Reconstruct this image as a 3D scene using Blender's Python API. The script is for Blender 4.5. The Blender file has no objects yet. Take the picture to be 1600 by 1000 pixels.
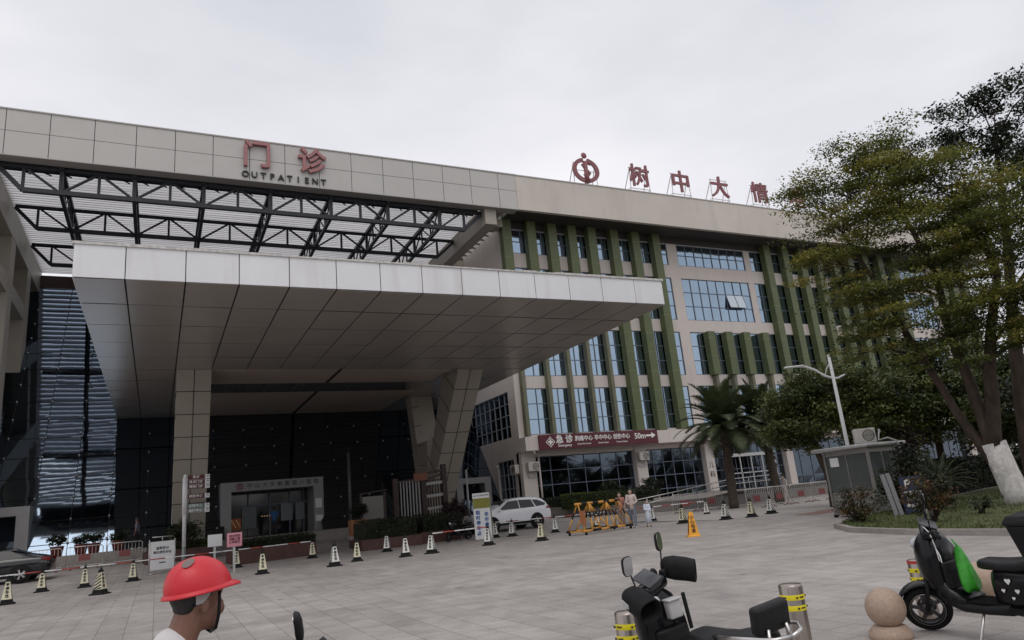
import bpy, bmesh, math, random
import numpy as np
from mathutils import Matrix, Vector, Euler
R = math.radians
random.seed(7)
SC = bpy.context.scene
COL = SC.collection

# ---------------------------------------------------------------- camera, sky, sun, exposure
cam = bpy.data.objects.new('camera', bpy.data.cameras.new('camera'))
COL.objects.link(cam)
cam.data.lens = 1111 / 1600 * 36
cam.data.sensor_width = 36
cam.data.clip_end = 4000
cam.matrix_world = (Matrix.Translation((0, 0, 1.4)) @ Matrix.Rotation(R(-27.1), 4, 'Z')
                    @ Matrix.Rotation(R(90 + 14.6), 4, 'X') @ Matrix.Rotation(R(-5.58), 4, 'Z'))
SC.camera = cam

SUN_EL, SUN_AZ = R(58), R(200)
w = bpy.data.worlds.new('World'); SC.world = w; w.use_nodes = True
nt = w.node_tree; N = nt.nodes; L = nt.links
bg = N['Background']; bg.inputs['Strength'].default_value = 0.1
sky = N.new('ShaderNodeTexSky'); sky.sky_type = 'NISHITA'; sky.sun_disc = False
sky.sun_elevation = SUN_EL; sky.sun_rotation = SUN_AZ; sky.dust_density = 4.0
tc = N.new('ShaderNodeTexCoord')
mp = N.new('ShaderNodeMapping'); mp.inputs['Scale'].default_value = (1, 1, 2.6)
nz = N.new('ShaderNodeTexNoise'); nz.inputs['Scale'].default_value = 1.5; nz.inputs['Detail'].default_value = 5
cr = N.new('ShaderNodeValToRGB')
cr.color_ramp.elements[0].position = 0.3; cr.color_ramp.elements[0].color = (6.1, 6.25, 6.75, 1)
cr.color_ramp.elements[1].position = 0.72; cr.color_ramp.elements[1].color = (9.5, 9.35, 9.7, 1)
mx = N.new('ShaderNodeMix'); mx.data_type = 'RGBA'; mx.inputs[0].default_value = 0.93
L.new(tc.outputs['Generated'], mp.inputs['Vector']); L.new(mp.outputs['Vector'], nz.inputs['Vector'])
L.new(nz.outputs['Fac'], cr.inputs['Fac'])
L.new(sky.outputs['Color'], mx.inputs[6]); L.new(cr.outputs['Color'], mx.inputs[7])
L.new(mx.outputs[2], bg.inputs['Color'])

sl = bpy.data.lights.new('sun', 'SUN'); sl.energy = 0.55; sl.angle = R(35); sl.color = (1, .96, .9)
sun = bpy.data.objects.new('sun', sl); COL.objects.link(sun)
sun.rotation_euler = (R(90) - SUN_EL, 0, R(180) - SUN_AZ)
sun.location = (0, 0, 60)
SC.view_settings.view_transform = 'Standard'; SC.view_settings.look = 'None'
SC.view_settings.exposure = 0.13; SC.view_settings.gamma = 1

# ---------------------------------------------------------------- materials
MATS = {}
def mat(name, col, rough=.6, metal=0., var=0., vscale=3., bump=0., bscale=40., spec=.5, streak=None, rnd=None, alpha=None, emit=None, stretch=None):
    if name in MATS: return MATS[name]
    m = bpy.data.materials.new(name); m.use_nodes = True; MATS[name] = m
    n = m.node_tree.nodes; l = m.node_tree.links; b = n['Principled BSDF']
    b.inputs['Roughness'].default_value = rough; b.inputs['Metallic'].default_value = metal
    b.inputs['Specular IOR Level'].default_value = spec
    b.inputs['Base Color'].default_value = (*col, 1)
    m.diffuse_color = (*col, 1)
    geo = n.new('ShaderNodeNewGeometry')
    vec = geo.outputs['Position']
    if stretch:
        mp = n.new('ShaderNodeMapping'); mp.inputs['Scale'].default_value = stretch
        l.new(vec, mp.inputs['Vector']); vec = mp.outputs['Vector']
    src = None
    if var:
        t = n.new('ShaderNodeTexNoise'); t.inputs['Scale'].default_value = vscale; t.inputs['Detail'].default_value = 6
        t.inputs['Roughness'].default_value = .62
        l.new(vec, t.inputs['Vector'])
        r = n.new('ShaderNodeMapRange'); r.inputs[1].default_value = .3; r.inputs[2].default_value = .7
        r.inputs[3].default_value = 1 - var; r.inputs[4].default_value = 1 + var
        l.new(t.outputs['Fac'], r.inputs[0])
        v = n.new('ShaderNodeVectorMath'); v.operation = 'SCALE'; v.inputs[0].default_value = col
        l.new(r.outputs[0], v.inputs['Scale']); src = v.outputs[0]
    if rnd:
        a = n.new('ShaderNodeAttribute'); a.attribute_name = 'rnd'
        c = n.new('ShaderNodeValToRGB'); els = c.color_ramp.elements
        while len(els) < len(rnd): els.new(.5)
        for i, (p, cc) in enumerate(rnd): els[i].position = p; els[i].color = (*cc, 1)
        l.new(a.outputs['Fac'], c.inputs['Fac']); src = c.outputs['Color']
    if src: l.new(src, b.inputs['Base Color'])
    if streak:                       # rain dirt running down from the top edge: long vertical stains
        t = n.new('ShaderNodeTexNoise'); t.inputs['Scale'].default_value = 1; t.inputs['Detail'].default_value = 4
        mp = n.new('ShaderNodeMapping'); mp.inputs['Scale'].default_value = (streak[0], streak[0], streak[1])
        l.new(geo.outputs['Position'], mp.inputs['Vector']); l.new(mp.outputs['Vector'], t.inputs['Vector'])
        r = n.new('ShaderNodeMapRange'); r.inputs[1].default_value = .52; r.inputs[2].default_value = .78
        r.inputs[3].default_value = 0; r.inputs[4].default_value = streak[3]
        l.new(t.outputs['Fac'], r.inputs[0])
        k = n.new('ShaderNodeMix'); k.data_type = 'RGBA'
        l.new(r.outputs[0], k.inputs[0])
        if src: l.new(src, k.inputs[6])
        else: k.inputs[6].default_value = (*col, 1)
        k.inputs[7].default_value = (*streak[2], 1)
        l.new(k.outputs[2], b.inputs['Base Color']); src = k.outputs[2]
    if bump:
        t = n.new('ShaderNodeTexNoise'); t.inputs['Scale'].default_value = bscale; t.inputs['Detail'].default_value = 4
        l.new(vec, t.inputs['Vector'])
        u = n.new('ShaderNodeBump'); u.inputs['Strength'].default_value = bump; u.inputs['Distance'].default_value = .02
        l.new(t.outputs['Fac'], u.inputs['Height']); l.new(u.outputs['Normal'], b.inputs['Normal'])
    if emit:
        b.inputs['Emission Color'].default_value = (*emit[0], 1); b.inputs['Emission Strength'].default_value = emit[1]
    return m

def leafmat(name, ramp, trans=.3):
    m = mat(name, ramp[0][1], rough=.55, rnd=ramp)
    n = m.node_tree.nodes; l = m.node_tree.links
    b = n['Principled BSDF']; out = n['Material Output']
    tr = n.new('ShaderNodeBsdfTranslucent'); ms = n.new('ShaderNodeMixShader'); ms.inputs[0].default_value = trans
    l.new(b.inputs['Base Color'].links[0].from_socket, tr.inputs['Color'])
    l.new(b.outputs[0], ms.inputs[1]); l.new(tr.outputs[0], ms.inputs[2]); l.new(ms.outputs[0], out.inputs['Surface'])
    return m

CREAM = mat('cream_wall_paint', (.60, .54, .50), .8, var=.05, vscale=.35, bump=.05, streak=(2.2, .12, (.42, .37, .33), .35))
BEIGE = mat('beige_overhang_paint', (.60, .545, .49), .8, var=.06, vscale=.3, streak=(1.1, .15, (.40, .36, .31), .45))
PANEL = mat('grey_white_cladding', (.505, .49, .465), .45, var=.035, vscale=.6, streak=(1.5, .2, (.48, .45, .42), .28))
FASCIA = mat('white_aluminium_fascia', (.76, .765, .78), .35, var=.05, vscale=.5, streak=(1.3, .12, (.50, .44, .40), .55))
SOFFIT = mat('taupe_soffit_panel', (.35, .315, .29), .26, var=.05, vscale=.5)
STONE = mat('taupe_pillar_panel', (.36, .325, .275), .5, var=.05, vscale=.6)
STRIP = mat('brown_strip_ceiling', (.47, .375, .315), .4, var=.10, vscale=1.4, stretch=(.15, 3, 1))
GAP = mat('dark_joint', (.015, .014, .014), .9)
STEEL = mat('dark_painted_steel', (.022, .024, .030), .5, var=.15, vscale=4)
FIN = mat('green_fin_metal', (.088, .108, .040), .45, var=.12, vscale=1.2, streak=(3, .2, (.10, .11, .05), .35))
PIPE = mat('olive_pipe_paint', (.135, .135, .085), .55, var=.15, vscale=2)
FRAME = mat('window_frame_grey', (.13, .155, .205), .5)
SKYGLASS = mat('blue_coated_glass', (.285, .37, .455), .04, 1, var=.06, vscale=.5, bump=.03, bscale=.9)
SASHGLASS = mat('open_sash_glass', (.52, .58, .62), .12, .5)
DARKGLASS = mat('dark_tinted_glass', (.085, .105, .125), .04, 1, bump=.03, bscale=.8)
ATRIUM = mat('atrium_coated_glass', (.20, .25, .315), .035, 1, bump=.02, bscale=.8)
CONC = mat('concrete', (.36, .33, .305), .85, var=.14, vscale=1.5, bump=.15, bscale=25)
GRANITE = mat('granite_step', (.25, .225, .205), .7, var=.12, vscale=5)
KERB = mat('kerb_stone', (.30, .27, .25), .8, var=.18, vscale=3, bump=.2, bscale=30)
CHROME = mat('brushed_steel', (.62, .60, .58), .3, 1, var=.08, vscale=8)
GALV = mat('galvanised_rail', (.56, .55, .54), .4, .8, var=.1, vscale=6)
BLACK = mat('black_plastic', (.011, .011, .012), .45, var=.2, vscale=12, spec=.22)
RUBBER = mat('black_rubber', (.014, .014, .014), .85, var=.2, vscale=20, spec=.2)
GLOSSBLK = mat('gloss_black_paint', (.007, .007, .009), .2, var=.1, vscale=6, spec=.28)
WHITE = mat('white_paint', (.74, .74, .74), .45, var=.04, vscale=3)
CARWHITE = mat('white_car_paint', (.84, .85, .87), .18, var=.02, vscale=2)
CARGLASS = mat('car_glass', (.012, .014, .018), .06, spec=.4)
RED = mat('red_letter_acrylic', (.25, .092, .10), .5, var=.06, vscale=3)
SIGNRED = mat('maroon_sign_panel', (.085, .008, .016), .45, var=.06, vscale=2)
LETTER = mat('white_letter', (.80, .78, .76), .5)
BLKLETTER = mat('black_letter', (.02, .02, .02), .5)
YELLOW = mat('yellow_tape', (.80, .68, .02), .4, var=.05, vscale=10)
SAFEYEL = mat('yellow_safety_paint', (.60, .29, .05), .5, var=.12, vscale=5)
BRICKRED = mat('red_brown_planter_tile', (.075, .032, .026), .6, var=.2, vscale=4)
WOOD = mat('dark_red_wood', (.035, .017, .015), .6, var=.25, vscale=5, stretch=(1, 1, .2))
BARK = mat('tree_bark', (.055, .036, .026), .9, var=.45, vscale=5, bump=1.0, bscale=11, stretch=(1, 1, .35))
PALMBARK = mat('palm_bark', (.085, .066, .05), .9, var=.35, vscale=7, bump=.8, bscale=10)
LIME = mat('whitewash', (.60, .57, .54), .85, var=.30, vscale=7, bump=.3, bscale=20)
SOIL = mat('soil', (.06, .045, .035), .95, var=.3, vscale=4)
ORANGE = mat('orange_plastic', (.80, .36, .025), .45, var=.08, vscale=6)
BLUEPL = mat('blue_sign_plate', (.02, .028, .075), .4)
TEAL = mat('teal_sign_plate', (.10, .17, .17), .5)
SKIN = mat('skin', (.20, .098, .066), .5, var=.08, vscale=30, bump=.06, bscale=120)
SKINPALE = mat('pale_skin', (.52, .35, .28), .5)
HAIR = mat('black_hair', (.012, .010, .010), .55, var=.3, vscale=60)

# ---------------------------------------------------------------- mesh helper
I4 = Matrix.Identity(4)
class MB:
    def __init__(s): s.v = []; s.f = []; s.m = []; s.sm = []
    def add(s, vs, fs, m=0, M=None, sm=False):
        o = len(s.v)
        if M is not None: vs = [M @ Vector(p) for p in vs]
        s.v += [tuple(p) for p in vs]
        s.f += [tuple(i + o for i in f) for f in fs]; s.m += [m] * len(fs); s.sm += [sm] * len(fs)
        return s
    def box(s, a, b, m=0, M=None):
        x0, y0, z0 = a; x1, y1, z1 = b
        return s.add([(x0,y0,z0),(x1,y0,z0),(x1,y1,z0),(x0,y1,z0),(x0,y0,z1),(x1,y0,z1),(x1,y1,z1),(x0,y1,z1)],
                     [(0,3,2,1),(4,5,6,7),(0,1,5,4),(1,2,6,5),(2,3,7,6),(3,0,4,7)], m, M)
    def cbox(s, c, d, m=0, M=None, bev=0):
        if not bev: return s.box([c[i]-d[i]/2 for i in range(3)], [c[i]+d[i]/2 for i in range(3)], m, M)
        bm = bmesh.new(); bmesh.ops.create_cube(bm, size=1)
        for v in bm.verts: v.co = Vector((v.co[i]*d[i]+c[i] for i in range(3)))
        bmesh.ops.bevel(bm, geom=bm.edges[:], offset=bev, segments=3, profile=.5, affect='EDGES')
        return s.bm(bm, m, M, True)
    def bm(s, bm, m=0, M=None, sm=False):
        bm.verts.index_update()
        s.add([v.co.copy() for v in bm.verts], [[v.index for v in f.verts] for f in bm.faces], m, M, sm); bm.free(); return s
    def quad(s, a, b, c, d, m=0, M=None): return s.add([a, b, c, d], [(0,1,2,3)], m, M)
    def bar(s, a, b, wx, wz, m=0, M=None):            # square bar from a to b
        a = Vector(a); b = Vector(b); d = b - a
        if d.length < 1e-6: return s
        q = d.to_track_quat('X', 'Z').to_matrix().to_4x4()
        T = Matrix.Translation(a) @ q
        if M is not None: T = M @ T
        return s.box((0, -wx/2, -wz/2), (d.length, wx/2, wz/2), m, T)
    def tube(s, pts, r, n=8, m=0, M=None, cap=True, closed=False):
        pts = [Vector(p) for p in pts]; rs = r if isinstance(r, (list, tuple)) else [r]*len(pts)
        vs = []; fs = []; up = None; k = len(pts)
        for i, p in enumerate(pts):
            if closed: t = pts[(i+1) % k] - pts[i-1]
            else: t = pts[min(i+1, k-1)] - pts[max(i-1, 0)]
            t.normalize()
            if up is None: up = Vector((0,0,1)) if abs(t.z) < .9 else Vector((1,0,0))
            x = t.cross(up)
            if x.length < 1e-5: up = Vector((1,0,0)) if abs(t.x) < .9 else Vector((0,1,0)); x = t.cross(up)
            x.normalize(); y = x.cross(t).normalized(); up = y
            for j in range(n):
                a = 2*math.pi*j/n; vs.append(p + (x*math.cos(a) + y*math.sin(a))*rs[i])
        for i in range(k if closed else k-1):
            i2 = (i+1) % k
            for j in range(n): fs.append((i*n+j, i*n+(j+1)%n, i2*n+(j+1)%n, i2*n+j))
        if cap and not closed: fs += [tuple(range(n-1, -1, -1)), tuple((k-1)*n+j for j in range(n))]
        return s.add(vs, fs, m, M, True)
    def cyl(s, c, r, h, n=20, m=0, M=None, r2=None):
        return s.lathe([(0, 0), (r, 0), (r if r2 is None else r2, h), (0, h)], n, m, (M or I4) @ Matrix.Translation(c), sm=False)
    def lathe(s, prof, n=24, m=0, M=None, sm=True):
        vs = []; fs = []
        for (r, z) in prof:
            for j in range(n): a = 2*math.pi*j/n; vs.append((r*math.cos(a), r*math.sin(a), z))
        for i in range(len(prof)-1):
            for j in range(n): fs.append((i*n+j, i*n+(j+1)%n, (i+1)*n+(j+1)%n, (i+1)*n+j))
        return s.add(vs, fs, m, M, sm)
    def ell(s, c, r, m=0, M=None, n=16):
        bm = bmesh.new(); bmesh.ops.create_uvsphere(bm, u_segments=n, v_segments=max(6, n//2+2), radius=1)
        for v in bm.verts: v.co = Vector((v.co[i]*r[i]+c[i] for i in range(3)))
        return s.bm(bm, m, M, True)
    def prism(s, poly, h, m=0, M=None):               # polygon in xy, extruded z 0..h
        n = len(poly); vs = [(x, y, 0) for x, y in poly] + [(x, y, h) for x, y in poly]
        return s.add(vs, [tuple(range(n-1,-1,-1)), tuple(range(n, 2*n))] + [(i, (i+1)%n, n+(i+1)%n, n+i) for i in range(n)], m, M)
    def loft(s, rings, m=0, M=None, cap=True, sm=True):
        n = len(rings[0]); vs = [p for r in rings for p in r]; fs = []
        for i in range(len(rings)-1):
            for j in range(n): fs.append((i*n+j, i*n+(j+1)%n, (i+1)*n+(j+1)%n, (i+1)*n+j))
        if cap: fs += [tuple(range(n-1,-1,-1)), tuple((len(rings)-1)*n+j for j in range(n))]
        return s.add(vs, fs, m, M, sm)
    def sloft(s, secs, m=0, M=None, n=16, e=2.6):     # sections (x, zc, halfwidth, halfheight[, yc]) along x, superellipse
        rings = []
        for q in secs:
            x, z, hw, hh = q[:4]; y0 = q[4] if len(q) > 4 else 0
            ring = []
            for j in range(n):
                a = 2*math.pi*j/n; c = math.cos(a); d = math.sin(a)
                ring.append((x, y0 + hw*math.copysign(abs(c)**(2/e), c), z + hh*math.copysign(abs(d)**(2/e), d)))
            rings.append(ring)
        return s.loft(rings, m, M)
    def text(s, txt, size, M, depth=.01, bold=0., m=0, align='CENTER', sx=1.):
        c = bpy.data.curves.new('t', 'FONT'); c.body = txt; c.size = size; c.extrude = depth/2; c.offset = bold
        c.align_x = align; c.align_y = 'CENTER'; c.resolution_u = 3
        o = bpy.data.objects.new('t', c); COL.objects.link(o)
        bpy.context.view_layer.update()
        me = bpy.data.meshes.new_from_object(o.evaluated_get(bpy.context.evaluated_depsgraph_get()))
        vs = [(v.co.x*sx, v.co.y, v.co.z) for v in me.vertices]
        s.add(vs, [tuple(p.vertices) for p in me.polygons], m, M)
        bpy.data.objects.remove(o); bpy.data.curves.remove(c); bpy.data.meshes.remove(me)
        return s
    def build(s, name, mats, parent=None, world=False, bevel=0, kind=None, weld=False):
        me = bpy.data.meshes.new(name); me.from_pydata(s.v, [], s.f)
        if not isinstance(mats, (list, tuple)): mats = [mats]
        for x in mats: me.materials.append(x)
        me.polygons.foreach_set('material_index', s.m); me.polygons.foreach_set('use_smooth', s.sm)
        me.validate(); me.update()
        o = bpy.data.objects.new(name, me); COL.objects.link(o)
        if parent:
            o.parent = parent
            if world: o.location = -Vector(worldloc(parent))
        if bevel:
            b = o.modifiers.new('bevel', 'BEVEL'); b.width = bevel; b.segments = 2; b.limit_method = 'ANGLE'
        if kind: o['kind'] = kind
        return o
def worldloc(o):
    p = Vector(o.location)
    while o.parent: o = o.parent; p = p + Vector(o.location)
    return p
def thing(name, label, cat, loc=(0,0,0), rz=0, group=None):
    o = bpy.data.objects.new(name, None); COL.objects.link(o); o.empty_display_size = .2
    o.location = loc; o.rotation_euler = (0, 0, rz); o['label'] = label; o['category'] = cat
    if group: o['group'] = group
    return o
def tag(o, label, cat, group=None):
    o['label'] = label; o['category'] = cat
    if group: o['group'] = group
    return o
def children(o): return [c for c in bpy.data.objects if c.parent == o]
def dup(o, loc=None, rz=None, label=None, parent=None):
    c = o.copy(); COL.objects.link(c)
    if parent: c.parent = parent
    for ch in children(o): dup(ch, parent=c)
    if loc is not None: c.location = loc
    if rz is not None: c.rotation_euler = (0, 0, rz)
    if label: c['label'] = label
    return c
def FACE(x, y, z, rz=0):      # text plane: readable from -Y, turned by rz
    return Matrix.Translation((x, y, z)) @ Matrix.Rotation(rz, 4, 'Z') @ Matrix(((1,0,0,0),(0,0,-1,0),(0,1,0,0),(0,0,0,1)))
def sstep(t): t = min(max(t, 0), 1); return t*t*(3-2*t)
def gz(x, y):                 # the plaza: falls slightly towards the street, rises to the steps
    return .5*sstep((y-30)/16) - .16*(1-sstep((y-7)/17))
# ---------------------------------------------------------------- ground
def paving():
    m = bpy.data.materials.new('plaza_paving'); m.use_nodes = True
    n = m.node_tree.nodes; l = m.node_tree.links; b = n['Principled BSDF']; b.inputs['Roughness'].default_value = .72
    g = n.new('ShaderNodeNewGeometry'); sp = n.new('ShaderNodeSeparateXYZ'); cb = n.new('ShaderNodeCombineXYZ')
    l.new(g.outputs['Position'], sp.inputs[0]); l.new(sp.outputs['Y'], cb.inputs['X']); l.new(sp.outputs['X'], cb.inputs['Y'])
    br = n.new('ShaderNodeTexBrick'); br.offset = .5
    br.inputs['Scale'].default_value = 1; br.inputs['Brick Width'].default_value = .9; br.inputs['Row Height'].default_value = .45
    br.inputs['Mortar Size'].default_value = .006; br.inputs['Mortar Smooth'].default_value = .3; br.inputs['Bias'].default_value = 0
    br.inputs['Color1'].default_value = (.340, .311, .290, 1); br.inputs['Color2'].default_value = (.405, .372, .348, 1)
    br.inputs['Mortar'].default_value = (.155, .14, .128, 1)
    l.new(cb.outputs[0], br.inputs['Vector'])
    def noise(scale, d, lo, hi, a, c, vec=None):
        t = n.new('ShaderNodeTexNoise'); t.inputs['Scale'].default_value = scale; t.inputs['Detail'].default_value = d
        l.new(vec or g.outputs['Position'], t.inputs['Vector'])
        r = n.new('ShaderNodeMapRange'); r.inputs[1].default_value = lo; r.inputs[2].default_value = hi
        r.inputs[3].default_value = a; r.inputs[4].default_value = c; l.new(t.outputs['Fac'], r.inputs[0]); return r.outputs[0]
    def mul(a, bb):
        v = n.new('ShaderNodeVectorMath'); v.operation = 'SCALE'; l.new(a, v.inputs[0]); l.new(bb, v.inputs['Scale']); return v.outputs[0]
    c = mul(br.outputs['Color'], noise(.35, 6, .3, .7, .85, 1.11))
    c = mul(c, noise(2.7, 8, .38, .6, .89, 1.06)); c = mul(c, noise(38, 3, .3, .7, .86, 1.13))
    mp = n.new('ShaderNodeMapping'); mp.inputs['Scale'].default_value = (.12, 1.5, 1); l.new(g.outputs['Position'], mp.inputs['Vector'])
    c = mul(c, noise(1.2, 5, .35, .7, 1.06, .86, mp.outputs[0]))
    vo = n.new('ShaderNodeTexVoronoi'); vo.inputs['Scale'].default_value = .55; l.new(g.outputs['Position'], vo.inputs['Vector'])
    r = n.new('ShaderNodeMapRange'); r.inputs[1].default_value = .03; r.inputs[2].default_value = .07; r.inputs[3].default_value = .45; r.inputs[4].default_value = 1
    l.new(vo.outputs['Distance'], r.inputs[0]); c = mul(c, r.outputs[0])
    l.new(c, b.inputs['Base Color'])
    u = n.new('ShaderNodeBump'); u.inputs['Strength'].default_value = .35; u.inputs['Distance'].default_value = .01
    t = n.new('ShaderNodeTexNoise'); t.inputs['Scale'].default_value = 30; t.inputs['Detail'].default_value = 5
    l.new(g.outputs['Position'], t.inputs['Vector']); l.new(t.outputs['Fac'], u.inputs['Height']); l.new(u.outputs['Normal'], b.inputs['Normal'])
    return m
ys = [-1500, -200, 0, 7] + [7 + i for i in range(1, 41)] + [60, 300, 2500]
mb = MB()
for a, b in zip(ys, ys[1:]):
    mb.quad((-2000, a, gz(0, a)), (2000, a, gz(0, a)), (2000, b, gz(0, b)), (-2000, b, gz(0, b)))
mb.build('plaza_ground', paving(), kind='structure')

# light concrete walk and red-tiled strip beside the ramp
def strip_sheet(name, pts, m, lift):
    mb = MB()
    top = []
    n = len(pts)//2
    for i in range(n-1):
        q = [pts[i], pts[i+1], pts[-2-i], pts[-1-i]]
        mb.quad(*[(x, y, gz(x, y) + lift) for x, y in q])
    return mb.build(name, m, kind='structure')
strip_sheet('concrete_walk', [(21.5,24.6),(25,23.2),(30,22.6),(36,23), (39,31.5),(33,33.5),(27,34.6),(22,33)], mat('pale_concrete', (.40,.37,.345), .85, var=.12, vscale=1.2), .004)
strip_sheet('red_walk', [(22.5,20.4),(28,21.4),(34,22.6),(40,25), (40,28),(34,25.2),(27.5,22.9),(22.8,21.6)], mat('red_paver', (.24,.145,.12), .85, var=.18, vscale=3), .008)

# lawn with its kerb
KB = [(15.7,-4),(15.85,5),(15.9,9.3),(16.0,11.7),(16.5,13.7),(17.6,15.1),(19.3,15.9),(22,16.7),(27,18.6),(35,21.2),(50,24)]
FA = [(70,-4),(70,0),(70,4),(70,8),(70,11),(70,14),(70,16),(70,18),(70,20),(70,22),(70,26)]
def lawn_z(x, y):
    d = min((Vector((x, y)) - Vector(p)).length if i == 0 else seg_d((x, y), KB[i-1], p) for i, p in enumerate(KB))
    return gz(x, y) + .12 + 1.15*sstep((d-1)/15) + .05*math.sin(x*.9)*math.sin(y*.7)*min(d, 1)
def seg_d(p, a, b):
    p = Vector(p); a = Vector(a); b = Vector(b); t = max(0, min(1, (p-a).dot(b-a)/(b-a).length_squared)); return (p-a-(b-a)*t).length
def dense(pl, k):
    out = []
    for a, b in zip(pl, pl[1:]): out += [(a[0]+(b[0]-a[0])*i/k, a[1]+(b[1]-a[1])*i/k) for i in range(k)]
    return out + [pl[-1]]
KD, FD = dense(KB, 5), dense(FA, 5)
ts = [0, .006, .02, .04, .07, .1, .14, .19, .25, .33, .45, .65, 1]
mb = MB(); n = len(KD)
vs = []
for t in ts:
    for p, q in zip(KD, FD):
        x = p[0] + (q[0]-p[0])*t; y = p[1] + (q[1]-p[1])*t; vs.append((x, y, lawn_z(x, y)))
mb.add(vs, [(i*n+j, i*n+j+1, (i+1)*n+j+1, (i+1)*n+j) for i in range(len(ts)-1) for j in range(n-1)], sm=True)
mb.build('lawn', mat('lawn_turf', (.078, .092, .030), .9, var=.35, vscale=1.3, bump=.8, bscale=60), kind='structure')
mb = MB(); rings = []
for i, p in enumerate(KD):
    a = Vector(KD[max(i-1, 0)]); b = Vector(KD[min(i+1, n-1)]); d = (b-a).normalized(); o = Vector((d.y, -d.x))
    z = gz(*p); P = Vector(p)
    q = P - o*.16 if False else P + o*(-.16)
    rings.append([(p[0], p[1], z+.13), (q.x, q.y, z+.13), (q.x, q.y, z-.05), (p[0], p[1], z-.05)])
mb.loft(rings, sm=False)
mb.build('kerb', KERB, kind='structure')
# short grass on the lawn
rng = np.random.default_rng(3)
mb = MB(); vs = []; fs = []
for k in range(14000):
    t = rng.random()**1.7*.28; j = rng.random()*(n-12); i = int(j); fr = j - i
    p = [KD[i][c] + (KD[i+1][c]-KD[i][c])*fr for c in (0, 1)]; q = [FD[i][c] + (FD[i+1][c]-FD[i][c])*fr for c in (0, 1)]
    x = p[0] + (q[0]-p[0])*(t+.002); y = p[1] + (q[1]-p[1])*(t+.002); z = lawn_z(x, y) - .01
    a = rng.random()*6.28; h = .04 + rng.random()*.07; wd = .02; c, s_ = math.cos(a)*wd, math.sin(a)*wd
    lx, ly = rng.normal()*.03, rng.normal()*.03
    o = len(vs); vs += [(x-c, y-s_, z), (x+c, y+s_, z), (x+lx, y+ly, z+h)]; fs.append((o, o+1, o+2))
mb.add(vs, fs)
g = mb.build('grass_blades', mat('grass_blade', (.092, .112, .034), .8, var=.4, vscale=1.1), kind='stuff')

# ---------------------------------------------------------------- emergency wing (right-hand block)
YF, XC, XE = 45.0, 22.68, 80.0
YB = 42.5                      # front of the roof beam / overhang
wing = thing('hospital_building', 'cream five storey hospital wing with green vertical fins and blue windows', 'building', (50, 50, 0))
ROWS = [(6.12, 9.46), (10.36, 14.0), (15.03, 18.72), (19.86, 21.76)]
bays_a = [23.5, 25.35, 27.13, 28.95, 30.87, 32.9, 34.9, 36.9, 38.45]
bays_b = [47.85, 49.4, 51.75, 53.95, 56.15, 58.35, 60.55, 62.8, 65.0, 66.9]
bays_c = [73.9, 75.5, 77.3, 79.2]
opens = []                      # (x0, x1, z0, z1, columns)
for r, (z0, z1) in enumerate(ROWS):
    for bs in (bays_a, bays_b, bays_c):
        for a, b in zip(bs, bs[1:]): opens.append((a, b, z0, z1, 2, r))
    opens.append((39.5, 47.15, z0, z1, 8, r)); opens.append((67.7, 73.1, z0, z1, 6, r))
wall = MB()
cols = [(XC, 23.5, None), (23.5, 38.45, 1), (38.45, 39.5, None), (39.5, 47.15, 1), (47.15, 47.85, None), (47.85, 66.9, 1), (66.9, 67.7, None), (67.7, 73.1, 1), (73.1, 73.9, None), (73.9, 79.2, 1), (79.2, XE, None)]
zs = [4.9] + [z for r in ROWS for z in r] + [22.6]
for a, b, op in cols:
    if not op: wall.box((a, YF, 4.9), (b, YF+.35, 22.6))
    else:
        for i in range(0, len(zs), 2): wall.box((a, YF, zs[i]), (b, YF+.35, zs[i+1]))
wall.box((XC+.35, 62, .3), (XE, 62.3, 22.6)); wall.box((XE-.3, YF+.35, .3), (XE, 62, 22.6))
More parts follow.
